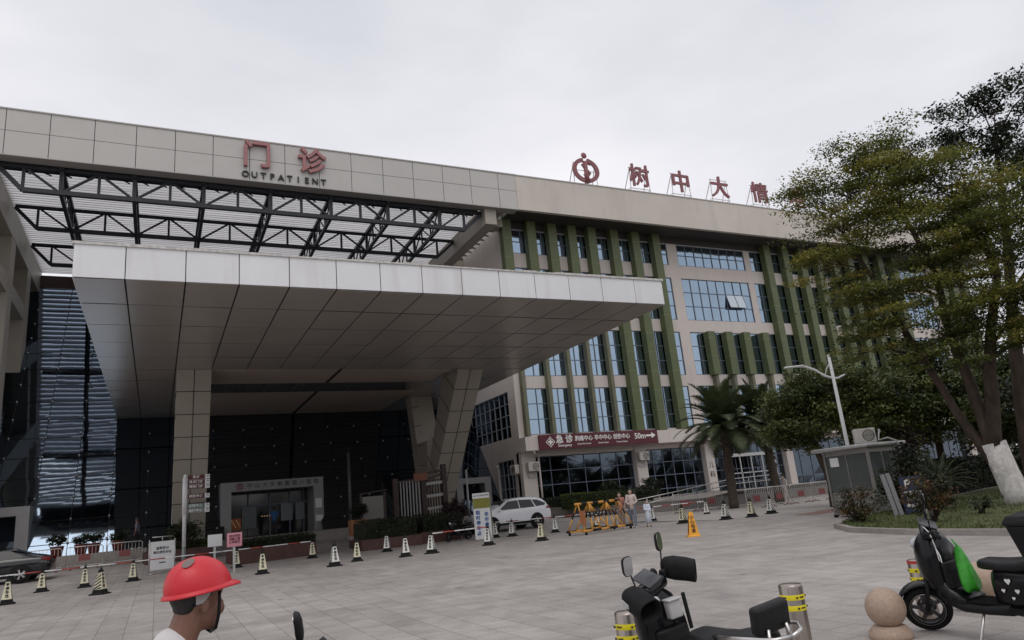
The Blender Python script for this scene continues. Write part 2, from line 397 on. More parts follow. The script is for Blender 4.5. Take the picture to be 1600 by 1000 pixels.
# end wall (x = XC) with the two dark grid windows let in
def endpiece(y0, y1, z0, z1): wall.box((XC, y0, z0), (XC+.35, y1, z1))
endpiece(YF+.35, 46.2, 0.4, 22.6)
endpiece(46.2, 54.5, 9.45, 22.6); endpiece(46.2, 62, 9.45, 22.6)if False else None
endpiece(54.5, 62, 0.4, 22.6); endpiece(46.2, 54.5, 4.6, 6.15)
endpiece(49.0, 54.5, .4, 4.6)
wall.build('wall', CREAM, wing, world=True)
fz = MB(); fz.box((XC+.4, YF-.012, 21.80), (XE-.4, YF-.002, 22.3)); fz.build('painted_shade_strip', mat('shade_darkened_brown', (.045,.038,.034), .6), wing, world=True)  # overhang shade painted onto the wall top as a dark brown strip
def window(x0, x1, z0, z1, nx, nz_, y=YF+.09, par=wing, m=SKYGLASS, skip=None):
    g = MB(); f = MB(); fw = .055
    nx = max(nx, 1)
    for i in range(nx):
        for j in range(nz_):
            if skip and (i, j) in skip: continue
            xa = x0 + (x1-x0)*i/nx; xb = x0 + (x1-x0)*(i+1)/nx; za = z0 + (z1-z0)*j/nz_; zb = z0 + (z1-z0)*(j+1)/nz_
            d = [random.uniform(-.007, .007) for _ in range(4)]
            g.quad((xa, y+d[0], za), (xb, y+d[1], za), (xb, y+d[2], zb), (xa, y+d[3], zb))
    p = g.build('window', m, par, world=True)
    for i in range(nx+1):
        x = x0 + (x1-x0)*i/nx; xx = min(max(x, x0+fw/2), x1-fw/2); f.box((xx-fw/2, y-.05, z0), (xx+fw/2, y-.008, z1))
    for j in range(nz_+1):
        z = z0 + (z1-z0)*j/nz_; z = min(max(z, z0+fw/2), z1-fw/2); f.box((x0+.002, y-.046, z-fw/2), (x1-.002, y-.010, z+fw/2))
    fo = f.build('frame', FRAME, p)
    if skip:                               # top-hung sashes pushed open
        for (i, j) in skip:
            xa = x0 + (x1-x0)*i/nx; xb = x0 + (x1-x0)*(i+1)/nx; za = z0 + (z1-z0)*j/nz_; zb = z0 + (z1-z0)*(j+1)/nz_
            s = MB(); s.add([(xa, y-.34, za), (xb, y-.34, za), (xb, y-.02, zb), (xa, y-.02, zb)], [(0,1,2,3)])
            so = s.build('open_sash', SASHGLASS, p)
            s = MB()
            for q in ((xa, xa), (xb, xb)): s.bar((q[0], y-.34, za), (q[0], y-.02, zb), .04, .04)
            s.bar((xa, y-.34, za), (xb, y-.34, za), .04, .04)
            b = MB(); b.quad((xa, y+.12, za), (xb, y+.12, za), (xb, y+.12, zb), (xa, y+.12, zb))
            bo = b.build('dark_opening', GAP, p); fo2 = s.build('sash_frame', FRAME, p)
    return p
for (x0, x1, z0, z1, nx, r) in opens:
    if r == 3 and x1-x0 > 4: window(x0, x1, z0, z1, nx, 2)
    elif r == 2 and abs(x0-39.5) < .1: window(x0, x1, z0, z1, nx, 3, skip={(5, 1), (6, 1)})
    else: window(x0, x1, z0, z1, nx, 2 if r == 3 else 3)
def endwindow(y0, y1, z0, z1, ny, nz_):
    g = MB(); g.quad((XC+.2, y1, z0), (XC+.2, y0, z0), (XC+.2, y0, z1), (XC+.2, y1, z1))
    p = g.build('window', DARKGLASS, wing, world=True); f = MB()
    for i in range(ny+1):
        y = y0 + (y1-y0)*i/ny; f.box((XC+.13, y-.03, z0), (XC+.19, y+.03, z1))
    for j in range(nz_+1):
        z = z0 + (z1-z0)*j/nz_; f.box((XC+.135, y0, z-.03), (XC+.185, y1, z+.03))
    f.build('frame', mat('pale_mullion', (.30,.33,.38), .5), p)
endwindow(46.2, 54.5, 6.15, 9.45, 9, 4)
endwindow(46.2, 49.0, .6, 4.6, 4, 4)
# fins (top ends run up under the overhang) and slim pipes below them
def fin(x, z0, z1, w_=.74):
    f = MB(); f.box((x-w_/2, 44.36, z0), (x+w_/2, 44.98, z1))
    z = z0 + 1.55
    while z < z1-.3: f.box((x-w_/2-.004, 44.356, z), (x+w_/2+.004, 44.955, z+.02), 1); z += 1.55
    f.build('sun_fin', [FIN, mat('fin_seam', (.20,.24,.12), .5)], wing, world=True)
def pipe(x, z0, z1):
    f = MB(); f.box((x-.14, 44.5, z0), (x+.14, 44.97, z1)); f.build('slim_fin', PIPE, wing, world=True)
for x in (23.0, 25.1, 26.95, 28.75, 30.6): fin(x, 14.6, 22.6); pipe(x+.25, 6.0, 14.6)
for x in (32.75, 34.85, 36.95): fin(x, 5.95, 22.6)
for x in (41.25, 43.2, 45.2, 47.4): fin(x, 10.28, 13.95); pipe(x, 6.0, 10.28)
for x in (49.5, 51.8, 53.95, 56.15, 58.4, 60.6, 62.85, 65.05, 67.2): fin(x, 10.28, 22.6); pipe(x, 6.0, 10.28)
for x in (74.4, 76.4, 78.4): fin(x, 10.28, 22.6); pipe(x, 6.0, 10.28)
# roof overhang
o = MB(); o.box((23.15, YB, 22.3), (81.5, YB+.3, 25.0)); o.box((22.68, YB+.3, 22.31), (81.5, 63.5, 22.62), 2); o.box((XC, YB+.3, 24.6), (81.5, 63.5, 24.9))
o.box((23.1, YB-.04, 25.0), (81.5, YB+.4, 25.09), 1)
o.build('roof_overhang', [BEIGE, mat('coping_metal', (.40,.38,.36), .5), mat('shade_darkened_brown', (.045,.038,.034), .6)], wing, world=True)  # brown soffit, its colour darkened further to deepen the shade under the overhang
# slab band and ground floor
s = MB(); s.box((XC-.05, 44.0, 4.95), (XE, YF-.002, 5.9)); s.box((XC+.2, YF, 4.6), (XE-.3, 62, 4.9)); s.build('slab_band', CREAM, wing, world=True)
for x0, x1 in ((XC, 23.75), (32.3, 33.25), (39.0, 39.85), (47.75, 48.5), (56.3, 57.1), (64.5, 65.3), (73, 73.8)):
    pl = MB(); pl.box((x0, YF-.1, .5), (x1, YF+.7, 4.95)); pl.build('ground_pillar', CREAM, wing, world=True)
gx = [23.75, 32.3, 33.25, 39.0, 39.85, 47.75, 48.5, 56.3, 57.1, 64.5, 65.3, 73, 73.8, 79.7]
for a, b in zip(gx[::2], gx[1::2]): window(a, b, .6, 4.6, 6, 4, y=YF+.45, m=DARKGLASS)
# glazed entrance doors of the children's clinic
d = MB()
d.box((41.2, 44.9, 3.55), (46.4, 45.3, 3.8)); d.box((41.2, 44.9, 1.0), (41.35, 45.3, 3.55)); d.box((46.25, 44.9, 1.0), (46.4, 45.3, 3.55))
for x in (42.6, 43.8, 45.0): d.box((x-.05, 45.0, 1.0), (x+.05, 45.1, 3.55))
d.box((41.35, 45.0, 2.2), (46.25, 45.1, 2.28))
d.build('entrance_door', GALV, wing, world=True)
t = MB(); t.text('儿', .55, FACE(39.42, 44.89, 3.05), .02); t.text('科', .55, FACE(39.42, 44.89, 2.3), .02)
t.build('clinic_lettering', BLKLETTER, wing, world=True)
t = MB(); t.tube([(23.95, 44.8, 4.9), (23.95, 44.8, .7)], .07); t.tube([(23.95, 44.8, 4.6), (23.2, 43.98, 4.85)], .05); t.build('downpipe', CREAM, wing, world=True)

# ---------------------------------------------------------------- outpatient hall: slanted glass, roof beam, trusses, ribbed roof
hall = thing('outpatient_hall', 'outpatient hall with slanted dark glass wall, open steel roof trusses and long grey white beam', 'building', (7, 50, 0))
XL = -8.6
GY = lambda z: 48.3 + .71*(z-1.03)
SL = math.sqrt(1+.71**2)
random.seed(11)
PX0, PX1 = 3.75, 9.65       # the doorway is left open
gw = MB(); zb = .45; rows = []
z = 7.0
while z > zb: z -= 1.31
z0 = z
k = 0
while z < 21: 
    za, zc = max(z, zb), min(z+1.31, 21.15); gx_ = [-24.02+1.955*i for i in range(24)] + [XC]
    if zc < 4.5: gx_ = sorted([q for q in gx_ if not PX0 < q < PX1] + [PX0, PX1])
    for xa, xc in zip(gx_, gx_[1:]):
        n_ = 3; b_ = random.uniform(-.0028, .0028); tw = random.uniform(-.0015, .0015)
        for i in range(n_):
            for j in range(n_):
                P = []
                for (u, v) in ((i, j), (i+1, j), (i+1, j+1), (i, j+1)):
                    u /= n_; v /= n_; zz = za + (zc-za)*v; bul = b_*16*u*(1-u)*v*(1-v) + tw*(u-.5)*(v-.5)*4
                    P.append((xa+(xc-xa)*u, GY(zz) - .82*bul, zz + .57*bul))
                if not (P[0][0] >= PX0-.01 and P[1][0] <= PX1+.01 and zc < 4.5): gw.add(P, [(0,1,2,3)], 0, sm=False)
        if z > zb and xa not in (PX0, PX1):
            if xa > -9: gw.ell((xa, GY(za)-.06, za+.04), (.06, .06, .06), 2, n=8)
    z += 1.31; k += 1
x = -24.02
while x < XC: z_ = 4.39 if PX0 < x < PX1 else zb; gw.bar((x, GY(z_)-.012, z_), (x, GY(21.15)-.012, 21.15), .03, .03, 1); x += 1.955
z = z0 + 1.31
while z < 21:
    for xa, xc in (((-24.02, PX0), (PX1, XC)) if z < 4.3 else ((-24.02, XC),)): gw.bar((xa, GY(z)-.012, z), (xc, GY(z)-.012, z), .028, .028, 1)
    z += 1.31
gw.build('glass_wall', [ATRIUM, GAP, CHROME], hall, world=True)
bw = MB(); bw.box((-25, GY(21.15), 21.15), (XC, 63.4, 22.15)); bw.box((-25, 63.0, .3), (XC, 63.4, 21.15)); bw.build('back_wall', mat('brown_wall', (.12,.085,.075), .7, var=.1), hall, world=True)
# front roof beam: cladding panels with open joints over a dark core
b = MB(); b.box((-24, YB+.06, 22.36), (23.1, YB+.75, 25.02), 1)
js = [-24.3+2.09*i for i in range(8)] + [-7.99, -5.93, -3.78, -1.67, .39, 2.48, 4.58, 6.7, 8.84, 10.93, 13.08, 15.21, 17.39, 19.51, 21.71, 23.15]
for a, c in zip(js, js[1:]):
    for z0_, z1_ in ((22.32, 23.72), (23.75, 25.02)): b.box((a+.018, YB, z0_), (c-.018, YB+.05, z1_), 0)
b.box((-24.3, YB-.05, 25.02), (23.15, YB+.9, 25.1), 2); b.box((-24.3, YB, 22.26), (23.15, YB+.8, 22.32), 2)
b.build('roof_beam', [PANEL, GAP, mat('coping_metal', (.4,.38,.36), .5)], hall, world=True)
# trusses parallel to the front
def xtruss(y, zt=22.15, zb_=20.75, w_=.17):
    t = MB(); x0, x1 = -8.35, 20.6
    t.bar((x0, y, zt), (x1, y, zt), w_, w_); nodes = [-7.15, -5.35, -3.5, -1.7, .2, 2.05, 4.0, 5.95, 7.85, 9.75, 11.7, 13.6, 15.5, 17.35, 19.2]
    t.bar((nodes[0], y, zb_), (nodes[-1], y, zb_), w_*1.15, w_*1.15)
    t.bar((x0, y, zt-.08), (nodes[0], y, zb_), w_, w_); t.bar((x1, y, zt-.08), (nodes[-1], y, zb_), w_, w_)
    for i, x in enumerate(nodes):
        t.bar((x, y, zb_), (x, y, zt), w_*(.95 if i % 2 else .7), w_*(.95 if i % 2 else .7))
        if i < len(nodes)-1:
            a, c = ((x, zt), (nodes[i+1], zb_)) if i % 2 == 0 else ((x, zb_), (nodes[i+1], zt))
            t.bar((a[0], y, a[1]), (c[0], y, c[1]), w_*.55, w_*.55)
    t.build('roof_truss', STEEL, hall, world=True)
for i, y in enumerate((43.55, 49.2, 55.9)): xtruss(y, w_=(.22, .19, .19)[i])
def ygirder(x):
    t = MB(); t.bar((x, 43.3, 22.2), (x, 62.9, 22.2), .24, .24); t.bar((x, 43.6, 20.8), (x, 61.5, 20.8), .2, .2)
    y = 43.6; i = 0
    while y < 61:
        t.bar((x, y, 20.8), (x, y, 22.2), .1, .1); a, c = (20.8, 22.2) if i % 2 else (22.2, 20.8)
        t.bar((x, y, a), (x, y+1.9, c), .08, .08); y += 1.9; i += 1
    t.build('roof_girder', STEEL, hall, world=True)
for x in (-5.35, -1.7, 2.05, 5.95, 9.75, 13.6, 17.35): ygirder(x)
# purlins above the front truss make the lit slots under the beam
t = MB()
for i in range(28): t.bar((-8+i, 43.4, 22.18), (-7+i, 44.7, 22.3), .06, .06)
t.build('top_bracing', STEEL, hall, world=True)
# dark deck strip just behind the beam, then ribbed translucent roof blades
dkk = MB(); dkk.box((-8.4, 43.26, 22.5), (20.55, 44.85, 22.6)); dkk.build('roof_deck', STEEL, hall, world=True)
rs = MB(); y = 44.9
while y < 62.9:
    M_ = Matrix.Translation((0, y, 22.56)) @ Matrix.Rotation(R(45), 4, 'X')
    rs.box((-8.62, -.172, -.012), (20.62, .172, .012), 0, M_); y += .36
rm = mat('grey_louvre_blade', (.54, .53, .54), .5, var=.22, vscale=1.1, stretch=(.1, 1.6, 1))
rs.build('roof_sheet', rm, hall, world=True)
# side beams carrying the roof, right one with open slots between it and the wing
sb = MB(); sb.box((20.6, 42.9, 21.1), (21.5, 63, 22.3)); sb.box((21.5, 44.3, 21.6), (22.66, 45.3, 22.2)); sb.box((21.5, 52.3, 21.3), (22.66, 53.4, 22.2))
sb.build('side_beam', STONE, hall, world=True)
t = MB()
for y in [46+.9*i for i in range(18)]: t.bar((21.5, y, 21.9), (22.66, y, 21.9), .09, .09)
t.build('skylight_bar', STEEL, hall, world=True)
# left block: beam, columns and clad end wall
lb = MB(); lb.box((-9.6, 42.9, 20.7), (-8.6, 63, 22.4))
for y in (44.5, 50.6, 57.0): lb.box((-9.75, y, .4), (-8.62, y+1.5, 20.7))
lb.box((-9.6, 46.0, 17.0), (-8.65, 58, 18.0))
for z in (3, 5.4, 7.8, 10.2, 12.6, 15): lb.box((-9.76, 44.49, z), (-8.61, 58.51, z+.03), 1) if False else None
lb.box((-30, 42.6, 22.4), (-8.6, 63, 23.0)); lb.box((-30, 46.2, .4), (-11.4, 47, 22.4)); lb.build('left_colonnade', STONE, hall, world=True)
lw = MB(); lw.box((-30, 47, .4), (-11.5, 62.8, 22.3)); lw.build('left_block_wall', CREAM, hall, world=True)
for y in (45.9, 52.0):
    g_ = MB(); 
    for z in (2.0, 6.0, 10.0): g_.quad((-9.4, y+.2, z), (-9.4, y+4.4, z), (-9.4, y+4.4, z+3.4), (-9.4, y+.2, z+3.4))
    g_.build('side_glass', DARKGLASS, hall, world=True)
# entrance portal with lettering, door leaves, left and right side portals
def portal(x0, x1, zt, zb_, wj, wl, depth0, depth1, name='entrance_portal'):
    p = MB(); p.box((x0, depth0, zb_), (x0+wj, depth1, zt)); p.box((x1-wj, depth0, zb_), (x1, depth1, zt)); p.box((x0+wj, depth0, zt-wl), (x1-wj, depth1, zt))
    o = p.build(name, mat('portal_cladding', (.29,.285,.285), .45, var=.06, vscale=2), hall, world=True)
    d = MB(); d.box((x0+wj, depth1-.1, zb_), (x1-wj, depth1, zt-wl)); d.build('door_recess', mat('dark_recess_glass', (.012,.014,.016), .08, spec=.6), o); return o
po = portal(3.55, 9.85, 4.48, .5, .62, .58, 48.9, 51.4)
pm = MB()
for x in (5.4, 6.75, 8.05, 8.95): pm.box((x-.04, 51.15, .5), (x+.04, 51.25, 3.9))
pm.box((4.17, 51.15, 3.0), (9.2, 51.25, 3.08)); pm.build('door_frame', FRAME, po)
for x0, x1, zz in ((5.0, 5.9, 3.0), (7.45, 8.2, 3.0), (8.4, 9.0, 3.0)):
    q = MB(); q.box((x0, 51.08, 1.6 if x0 < 6 else 1.9), (x1, 51.12, zz)); q.build('door_poster', mat('grey_poster', (.20,.22,.24), .5), po)
q = MB(); q.box((4.25, 51.0, 1.55), (4.95, 51.1, 2.3))
q.build('shop_display', mat('warm_shop_display', (.16,.05,.02), .5, emit=((1,.28,.05), .02)), po)
q = MB()
for i in range(9): q.box((4.3+.07*i, 50.96, 1.75+.13*(i*7 % 4)), (4.34+.07*i, 50.99, 1.80+.13*(i*7 % 4)))
for i in range(7): q.box((6.2+.16*i, 50.98, 2.28), (6.27+.16*i, 51.0, 2.33))
q.build('lobby_lamp', mat('lit_lobby_lamp', (.8,.7,.5), .4, emit=((1,.6,.3), .22)), po)
t = MB()
for i, ch in enumerate('中山大学附属第八医院'): t.text(ch, .34, FACE(5.25+.46*i, 48.88, 4.19), .02)
t.build('portal_lettering', BLKLETTER, po)
t = MB(); t.tube([(4.65+.2*math.cos(a), 48.87, 4.19+.2*math.sin(a)) for a in [i*math.pi/10 for i in range(20)]], .03, 6, closed=True); t.box((4.58, 48.86, 4.05), (4.72, 48.88, 4.33)); t.build('portal_emblem', RED, po)
q = MB(); q.box((9.32, 48.85, 2.5), (9.72, 48.89, 3.1)); q.box((9.3, 48.8, 1.65), (9.75, 48.88, 2.05)); q.build('wall_notice', WHITE, po)
portal(-11.5, -6.35, 3.95, .5, .62, .5, 48.6, 50.6, 'side_portal')
portal(19.2, 21.9, 3.65, .5, .5, .42, 48.7, 50.4, 'side_portal')
# raised forecourt and steps
f = MB(); f.box((-12, 44.6, .3), (XC-.1, 63, 1.08)); 
for i in range(6): f.box((-12, 42.2+.4*i, .25), (XC-.1 if i > 4 else 3.2, 42.62+.4*i, .5+.1*i-.02*0))
f.build('entrance_steps', GRANITE, hall, world=True)

# ---------------------------------------------------------------- porte-cochere canopy
can = thing('entrance_canopy', 'huge flat entrance canopy with white panel edge, taupe soffit and leaning clad pillars', 'canopy', (10, 40, 0))
CX0, CX1, CY0, CZ = -2.57, 20.40, 24.57, 9.54
fa = MB(); fa.box((CX0+.06, CY0+.06, CZ+.035), (CX1-.06, 45.0, CZ+1.08), 1)
cj = [CX0, -1.12, .645, 2.31, 3.97, 5.62, 7.25, 8.89, 10.53, 12.17, 13.80, 15.44, 17.09, 18.84, CX1]
for a, b in zip(cj, cj[1:]): fa.box((a+.015, CY0, CZ+.02), (b-.015, CY0+.05, CZ+1.11))
yy = [CY0+.05+1.7*i for i in range(12)] + [45.0]
for a, b in zip(yy, yy[1:]):
    fa.box((CX0, a+.015, CZ+.02), (CX0+.05, b-.015, CZ+1.11)); fa.box((CX1-.05, a+.015, CZ+.02), (CX1, b-.015, CZ+1.11))
random.seed(5)
x = CX0-.05
while x < CX1: 
    l = random.uniform(.7, 1.6); fa.box((x, CY0-.05, CZ+1.11), (min(x+l, CX1+.05), CY0+.3, CZ+1.18+random.uniform(-.02, .03)), 2); x += l
fa.build('fascia', [FASCIA, GAP, mat('peeling_coping', (.55,.53,.51), .7, var=.3, vscale=6)], can, world=True)
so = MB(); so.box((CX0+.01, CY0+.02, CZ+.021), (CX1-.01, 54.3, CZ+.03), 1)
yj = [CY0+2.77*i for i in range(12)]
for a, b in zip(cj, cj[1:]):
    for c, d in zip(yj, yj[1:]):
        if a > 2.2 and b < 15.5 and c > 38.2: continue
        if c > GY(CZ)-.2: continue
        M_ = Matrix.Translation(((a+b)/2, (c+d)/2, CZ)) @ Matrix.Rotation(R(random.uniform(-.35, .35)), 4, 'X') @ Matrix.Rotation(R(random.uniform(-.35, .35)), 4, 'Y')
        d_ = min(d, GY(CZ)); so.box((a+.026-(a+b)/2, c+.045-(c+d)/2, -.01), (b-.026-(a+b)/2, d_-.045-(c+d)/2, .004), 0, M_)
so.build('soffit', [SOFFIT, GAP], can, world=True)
st = MB()
for i in range(48):
    y = 38.45 + .33*i
    for a, b in ((2.33, 8.78), (9.0, 15.42)):
        if y < 54.0: st.box((a, y+.012, CZ-.004), (b, y+.318, CZ+.01))
cb_ = MB()
for a, b in zip(cj[3:11], cj[4:12]): cb_.box((a+.012, 42.3, CZ-.03), (b-.012, 45.1, CZ-.006))
cb_.build('ceiling_band', mat('grey_polished_panel', (.17, .175, .185), .12, .3, spec=.9), can, world=True)
st.build('strip_ceiling', [STRIP], can, world=True)
dk = MB(); dk.box((CX0, 45.0, CZ+.04), (CX1, 55.0, CZ+.4)); dk.build('canopy_roof', CONC, can, world=True)
# pillars: a clad V in the y-z plane, front leg leaning towards the plaza, rear leg along the glass
def pillar(x0, x1):
    p = MB()
    def slab(a, b, wx0, wx1):            # parallelogram leg between (y,z) pairs at top and bottom
        (ya0, ya1, za), (yb0, yb1, zb_) = a, b
        vs = [(x, y, z) for x in (wx0, wx1) for (y, z) in ((ya0, za), (ya1, za), (yb1, zb_), (yb0, zb_))]
        return vs, [(0,1,2,3), (7,6,5,4), (0,4,5,1), (1,5,6,2), (2,6,7,3), (3,7,4,0)]
    ft, fb = (38.5, 41.3, CZ-.02), (45.9, 47.1, .9)
    v, f_ = slab(ft, fb, x0, x1); p.add(v, f_, 0)
    # joints on the front face, hockey-stick joints on the flank
    for i in range(7):
        t_ = (i+.9)/7.4
        y = ft[0] + (fb[0]-ft[0])*t_; z = ft[2] + (fb[2]-ft[2])*t_
        p.bar((x0-.006, y-.004, z), (x1+.006, y-.004, z), .03, .03, 1)
        p.bar((x0-.006, y, z), (x0-.006, y+1.5, z+1.25), .03, .03, 1)
    xm = (x0+x1)/2; p.bar((xm, ft[0]-.004, ft[2]), (xm, fb[0]-.004, fb[2]), .03, .03, 1)
    v, f_ = slab((47.8, 48.9, CZ-.02), (45.6, 46.9, .9), x0+.02, x1-.02); p.add(v, f_, 0)
    v, f_ = slab((45.0, 47.7, 6.1), (45.3, 47.0, .9), x0+.04, x1-.04); p.add(v, f_, 0)
    for i in range(6):
        z = 1.8 + 1.35*i; y = 47.4 - (7.5-z)*.2 
        p.bar((x0+.01, y-1.6, z), (x0+.01, y, z+.15), .03, .03, 1)
    p.build('pillar', [STONE, GAP], can, world=True)
pillar(15.82, 17.42)
def pillar_left(x0, x1):
    p = MB(); ft, fb = (38.4, 40.8, CZ-.02), (42.6, 44.8, .9)
    vs = [(x, y, z) for x in (x0, x1) for (y, z) in ((ft[0], ft[2]), (ft[1], ft[2]), (fb[1], fb[2]), (fb[0], fb[2]))]
    p.add(vs, [(0,1,2,3), (7,6,5,4), (0,4,5,1), (1,5,6,2), (2,6,7,3), (3,7,4,0)])
    for i in range(8):
        t_ = (i+.95)/8; y = ft[0]+(fb[0]-ft[0])*t_; z = ft[2]+(fb[2]-ft[2])*t_
        p.bar((x0-.006, y-.004, z), (x1+.006, y-.004, z), .03, .03, 1); p.bar((x0-.004, y, z), (x0-.004, y+2.3, z), .03, .03, 1)
    xm = (x0+x1)/2; p.bar((xm, ft[0]-.004, ft[2]), (xm, fb[0]-.004, fb[2]), .03, .03, 1)
    p.build('pillar', [STONE, GAP], can, world=True)
pillar_left(.72, 2.31)
# ---------------------------------------------------------------- foliage
def leaf_mesh(name, P, size, material, parent=None, up=.5, seed=1, aspect=.55, kind=None, loc=(0,0,0), clump=None):
    rng = np.random.default_rng(seed); n = len(P)
    nrm = rng.normal(size=(n, 3)); nrm[:, 2] = np.abs(nrm[:, 2])*1.0 + up; nrm /= np.linalg.norm(nrm, axis=1)[:, None]
    t = rng.normal(size=(n, 3)); t -= nrm*(t*nrm).sum(1)[:, None]; t /= np.linalg.norm(t, axis=1)[:, None]
    b = np.cross(nrm, t); s = size*(.6 + .8*rng.random(n))[:, None]
    V = np.empty((n, 4, 3)); V[:, 0] = P - t*s; V[:, 1] = P + b*s*aspect - nrm*s*.15; V[:, 2] = P + t*s; V[:, 3] = P - b*s*aspect - nrm*s*.15
    V -= np.array(loc)
    me = bpy.data.meshes.new(name); me.vertices.add(n*4); me.vertices.foreach_set('co', V.ravel())
    me.loops.add(n*4); me.loops.foreach_set('vertex_index', np.arange(n*4, dtype=np.int32))
    me.polygons.add(n); me.polygons.foreach_set('loop_start', np.arange(0, n*4, 4, dtype=np.int32))
    me.update(calc_edges=True)
    r = rng.random(n) if clump is None else np.clip(clump + rng.normal(size=n)*.16, 0, 1)
    a = me.attributes.new('rnd', 'FLOAT', 'FACE'); a.data.foreach_set('value', r.astype(np.float32))
    me.materials.append(material)
    o = bpy.data.objects.new(name, me); COL.objects.link(o)
    if parent: o.parent = parent
    if kind: o['kind'] = kind
    return o
def clumps(lobes, per, m, rad, flat, seed):
    rng = np.random.default_rng(seed); C = []; P = []; K = []
    for (x, y, z, r) in lobes:
        for k in range(max(2, int(per*r*r))):
            d = rng.normal(size=3); d /= np.linalg.norm(d); q = r*(rng.random()**.4)
            c = np.array((x, y, z)) + d*q*np.array((1, 1, .72)); C.append(c)
            mm = int(m*(.6+.8*rng.random())); g = np.clip(rng.normal(size=(mm, 3)), -1.7, 1.7)*rad*(.7+.6*rng.random())*np.array((1, 1, flat))
            P.append(c + g); K.append(np.full(mm, rng.random()))
    return np.array(C), np.concatenate(P), np.concatenate(K)
def tree(name, label, cat, base, trunks, lobes, per, m, rad, flat, size, lm, seed, bark=BARK, lime=0, group=None, up=.5, twig=.02, ntw=None):
    t = thing(name, label, cat, base, group=group)
    C, P, K = clumps(lobes, per, m, rad, flat, seed)
    mb = MB(); pts = []
    for tr in trunks:
        pl = [Vector(q[:3]) for q in tr]; rr = [q[3] for q in tr]
        sp = []; sr = []
        for i in range(len(pl)-1):
            for k in range(4):
                f = k/4; p = pl[i].lerp(pl[i+1], f); j = .12*rr[i]
                sp.append(p + Vector((random.uniform(-j, j), random.uniform(-j, j), 0))); sr.append((rr[i]+(rr[i+1]-rr[i])*f)*random.uniform(.95, 1.05))
        sp.append(pl[-1]); sr.append(rr[-1])
        mb.tube([p - Vector(base) for p in sp], sr, 9, 0); pts += [(p, r) for p, r in zip(sp, sr)]
    top = [p for p in pts if p[0].z > base[2] + 1.0]
    for (x, y, z, r) in lobes:
        c = Vector((x, y, z)); a = min(top, key=lambda p: (p[0]-c).length + max(0, p[0].z-c.z+.3)*2.5)
        mid = a[0].lerp(c, .5) + Vector((random.uniform(-.2, .2), random.uniform(-.2, .2), .12*(c-a[0]).length))
        r0 = min(a[1]*.55, .02 + .022*(c-a[0]).length + .02)
        mb.tube([a[0]-Vector(base), mid-Vector(base), c-Vector(base)], [r0, r0*.65, r0*.3], 6, 0); pts += [(mid, r0*.6), (c, r0*.3)]
        near = [q for q in C if np.linalg.norm(q-np.array((x, y, z))) < r*1.05][:ntw or 12]
        for q in near:
            s_ = mid if random.random() < .4 else c
            mb.tube([s_-Vector(base), (s_.lerp(Vector(q), .55)+Vector((0, 0, .08)))-Vector(base), Vector(q)-Vector(base)], [twig, twig*.8, twig*.4], 4, 0)
    mb.build('trunk', bark, t)
    if lime:
        w_ = MB(); w_.tube([Vector(q[:3])-Vector(base) for q in lime], [q[3] for q in lime], 12, 0); w_.build('whitewash_band', LIME, t)
    leaf_mesh('crown', P, size, lm, t, up, seed, loc=base, clump=K)
    return t
L_YEL = leafmat('yellow_green_leaf', [(0, (.042, .050, .012)), (.45, (.128, .152, .034)), (.8, (.22, .22, .045)), (1, (.28, .235, .05))], .30)
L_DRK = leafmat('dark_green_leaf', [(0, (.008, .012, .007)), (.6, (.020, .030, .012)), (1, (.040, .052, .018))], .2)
L_MID = leafmat('mid_green_leaf', [(0, (.032, .046, .014)), (.6, (.088, .112, .030)), (1, (.16, .175, .045))], .25)
L_BRT = leafmat('fresh_green_leaf', [(0, (.026, .042, .008)), (.6, (.070, .105, .014)), (1, (.13, .165, .022))], .3)
L_RED = leafmat('purple_leaf', [(0, (.014, .006, .008)), (1, (.040, .014, .018))], .15)
L_MIX = leafmat('croton_leaf', [(0, (.014, .018, .006)), (.55, (.040, .042, .012)), (.8, (.085, .07, .015)), (1, (.16, .06, .03))], .2)
L_PALM = leafmat('palm_leaflet', [(0, (.030, .044, .018)), (1, (.085, .11, .045))], .2)

big = [(20.3,15.4,10.7,1.2), (20.7,14.0,11.2,1.4), (21.3,13.1,11.5,1.3), (20.7,13.0,9.9,1.5), (20.8,11.9,9.7,1.4), (21.3,11.1,9.2,1.3), (20.3,15.4,9.6,1.2), (20.5,14.3,8.7,1.5), (20.5,12.5,7.9,1.6), (20.8,11.0,7.6,1.5), (21.6,10.4,7.8,1.4), (20.0,15.8,8.1,.9), (20.2,14.7,7.0,1.1), (20.1,13.1,6.5,1.4), (20.4,11.7,6.2,1.4), (21.4,10.9,6.2,1.3), (21.9,11.1,5.1,1.1), (20.4,15.2,6.0,.5), (20.3,13.7,5.3,.8), (20.5,12.5,5.0,.9), (19.7,16.2,8.9,.6), (20.0,16.0,11.0,.55), (20.2,15.5,5.1,.4), (22.6,14.2,10.2,1.3), (22.5,12.4,8.4,1.4), (20.1,14.4,5.9,.9), (20.5,13.2,4.5,.6), (20.7,11.8,5.2,1.0), (21.3,10.7,4.6,.8), (19.9,15.2,7.4,.8), (20.6,12.2,4.2,.45)]
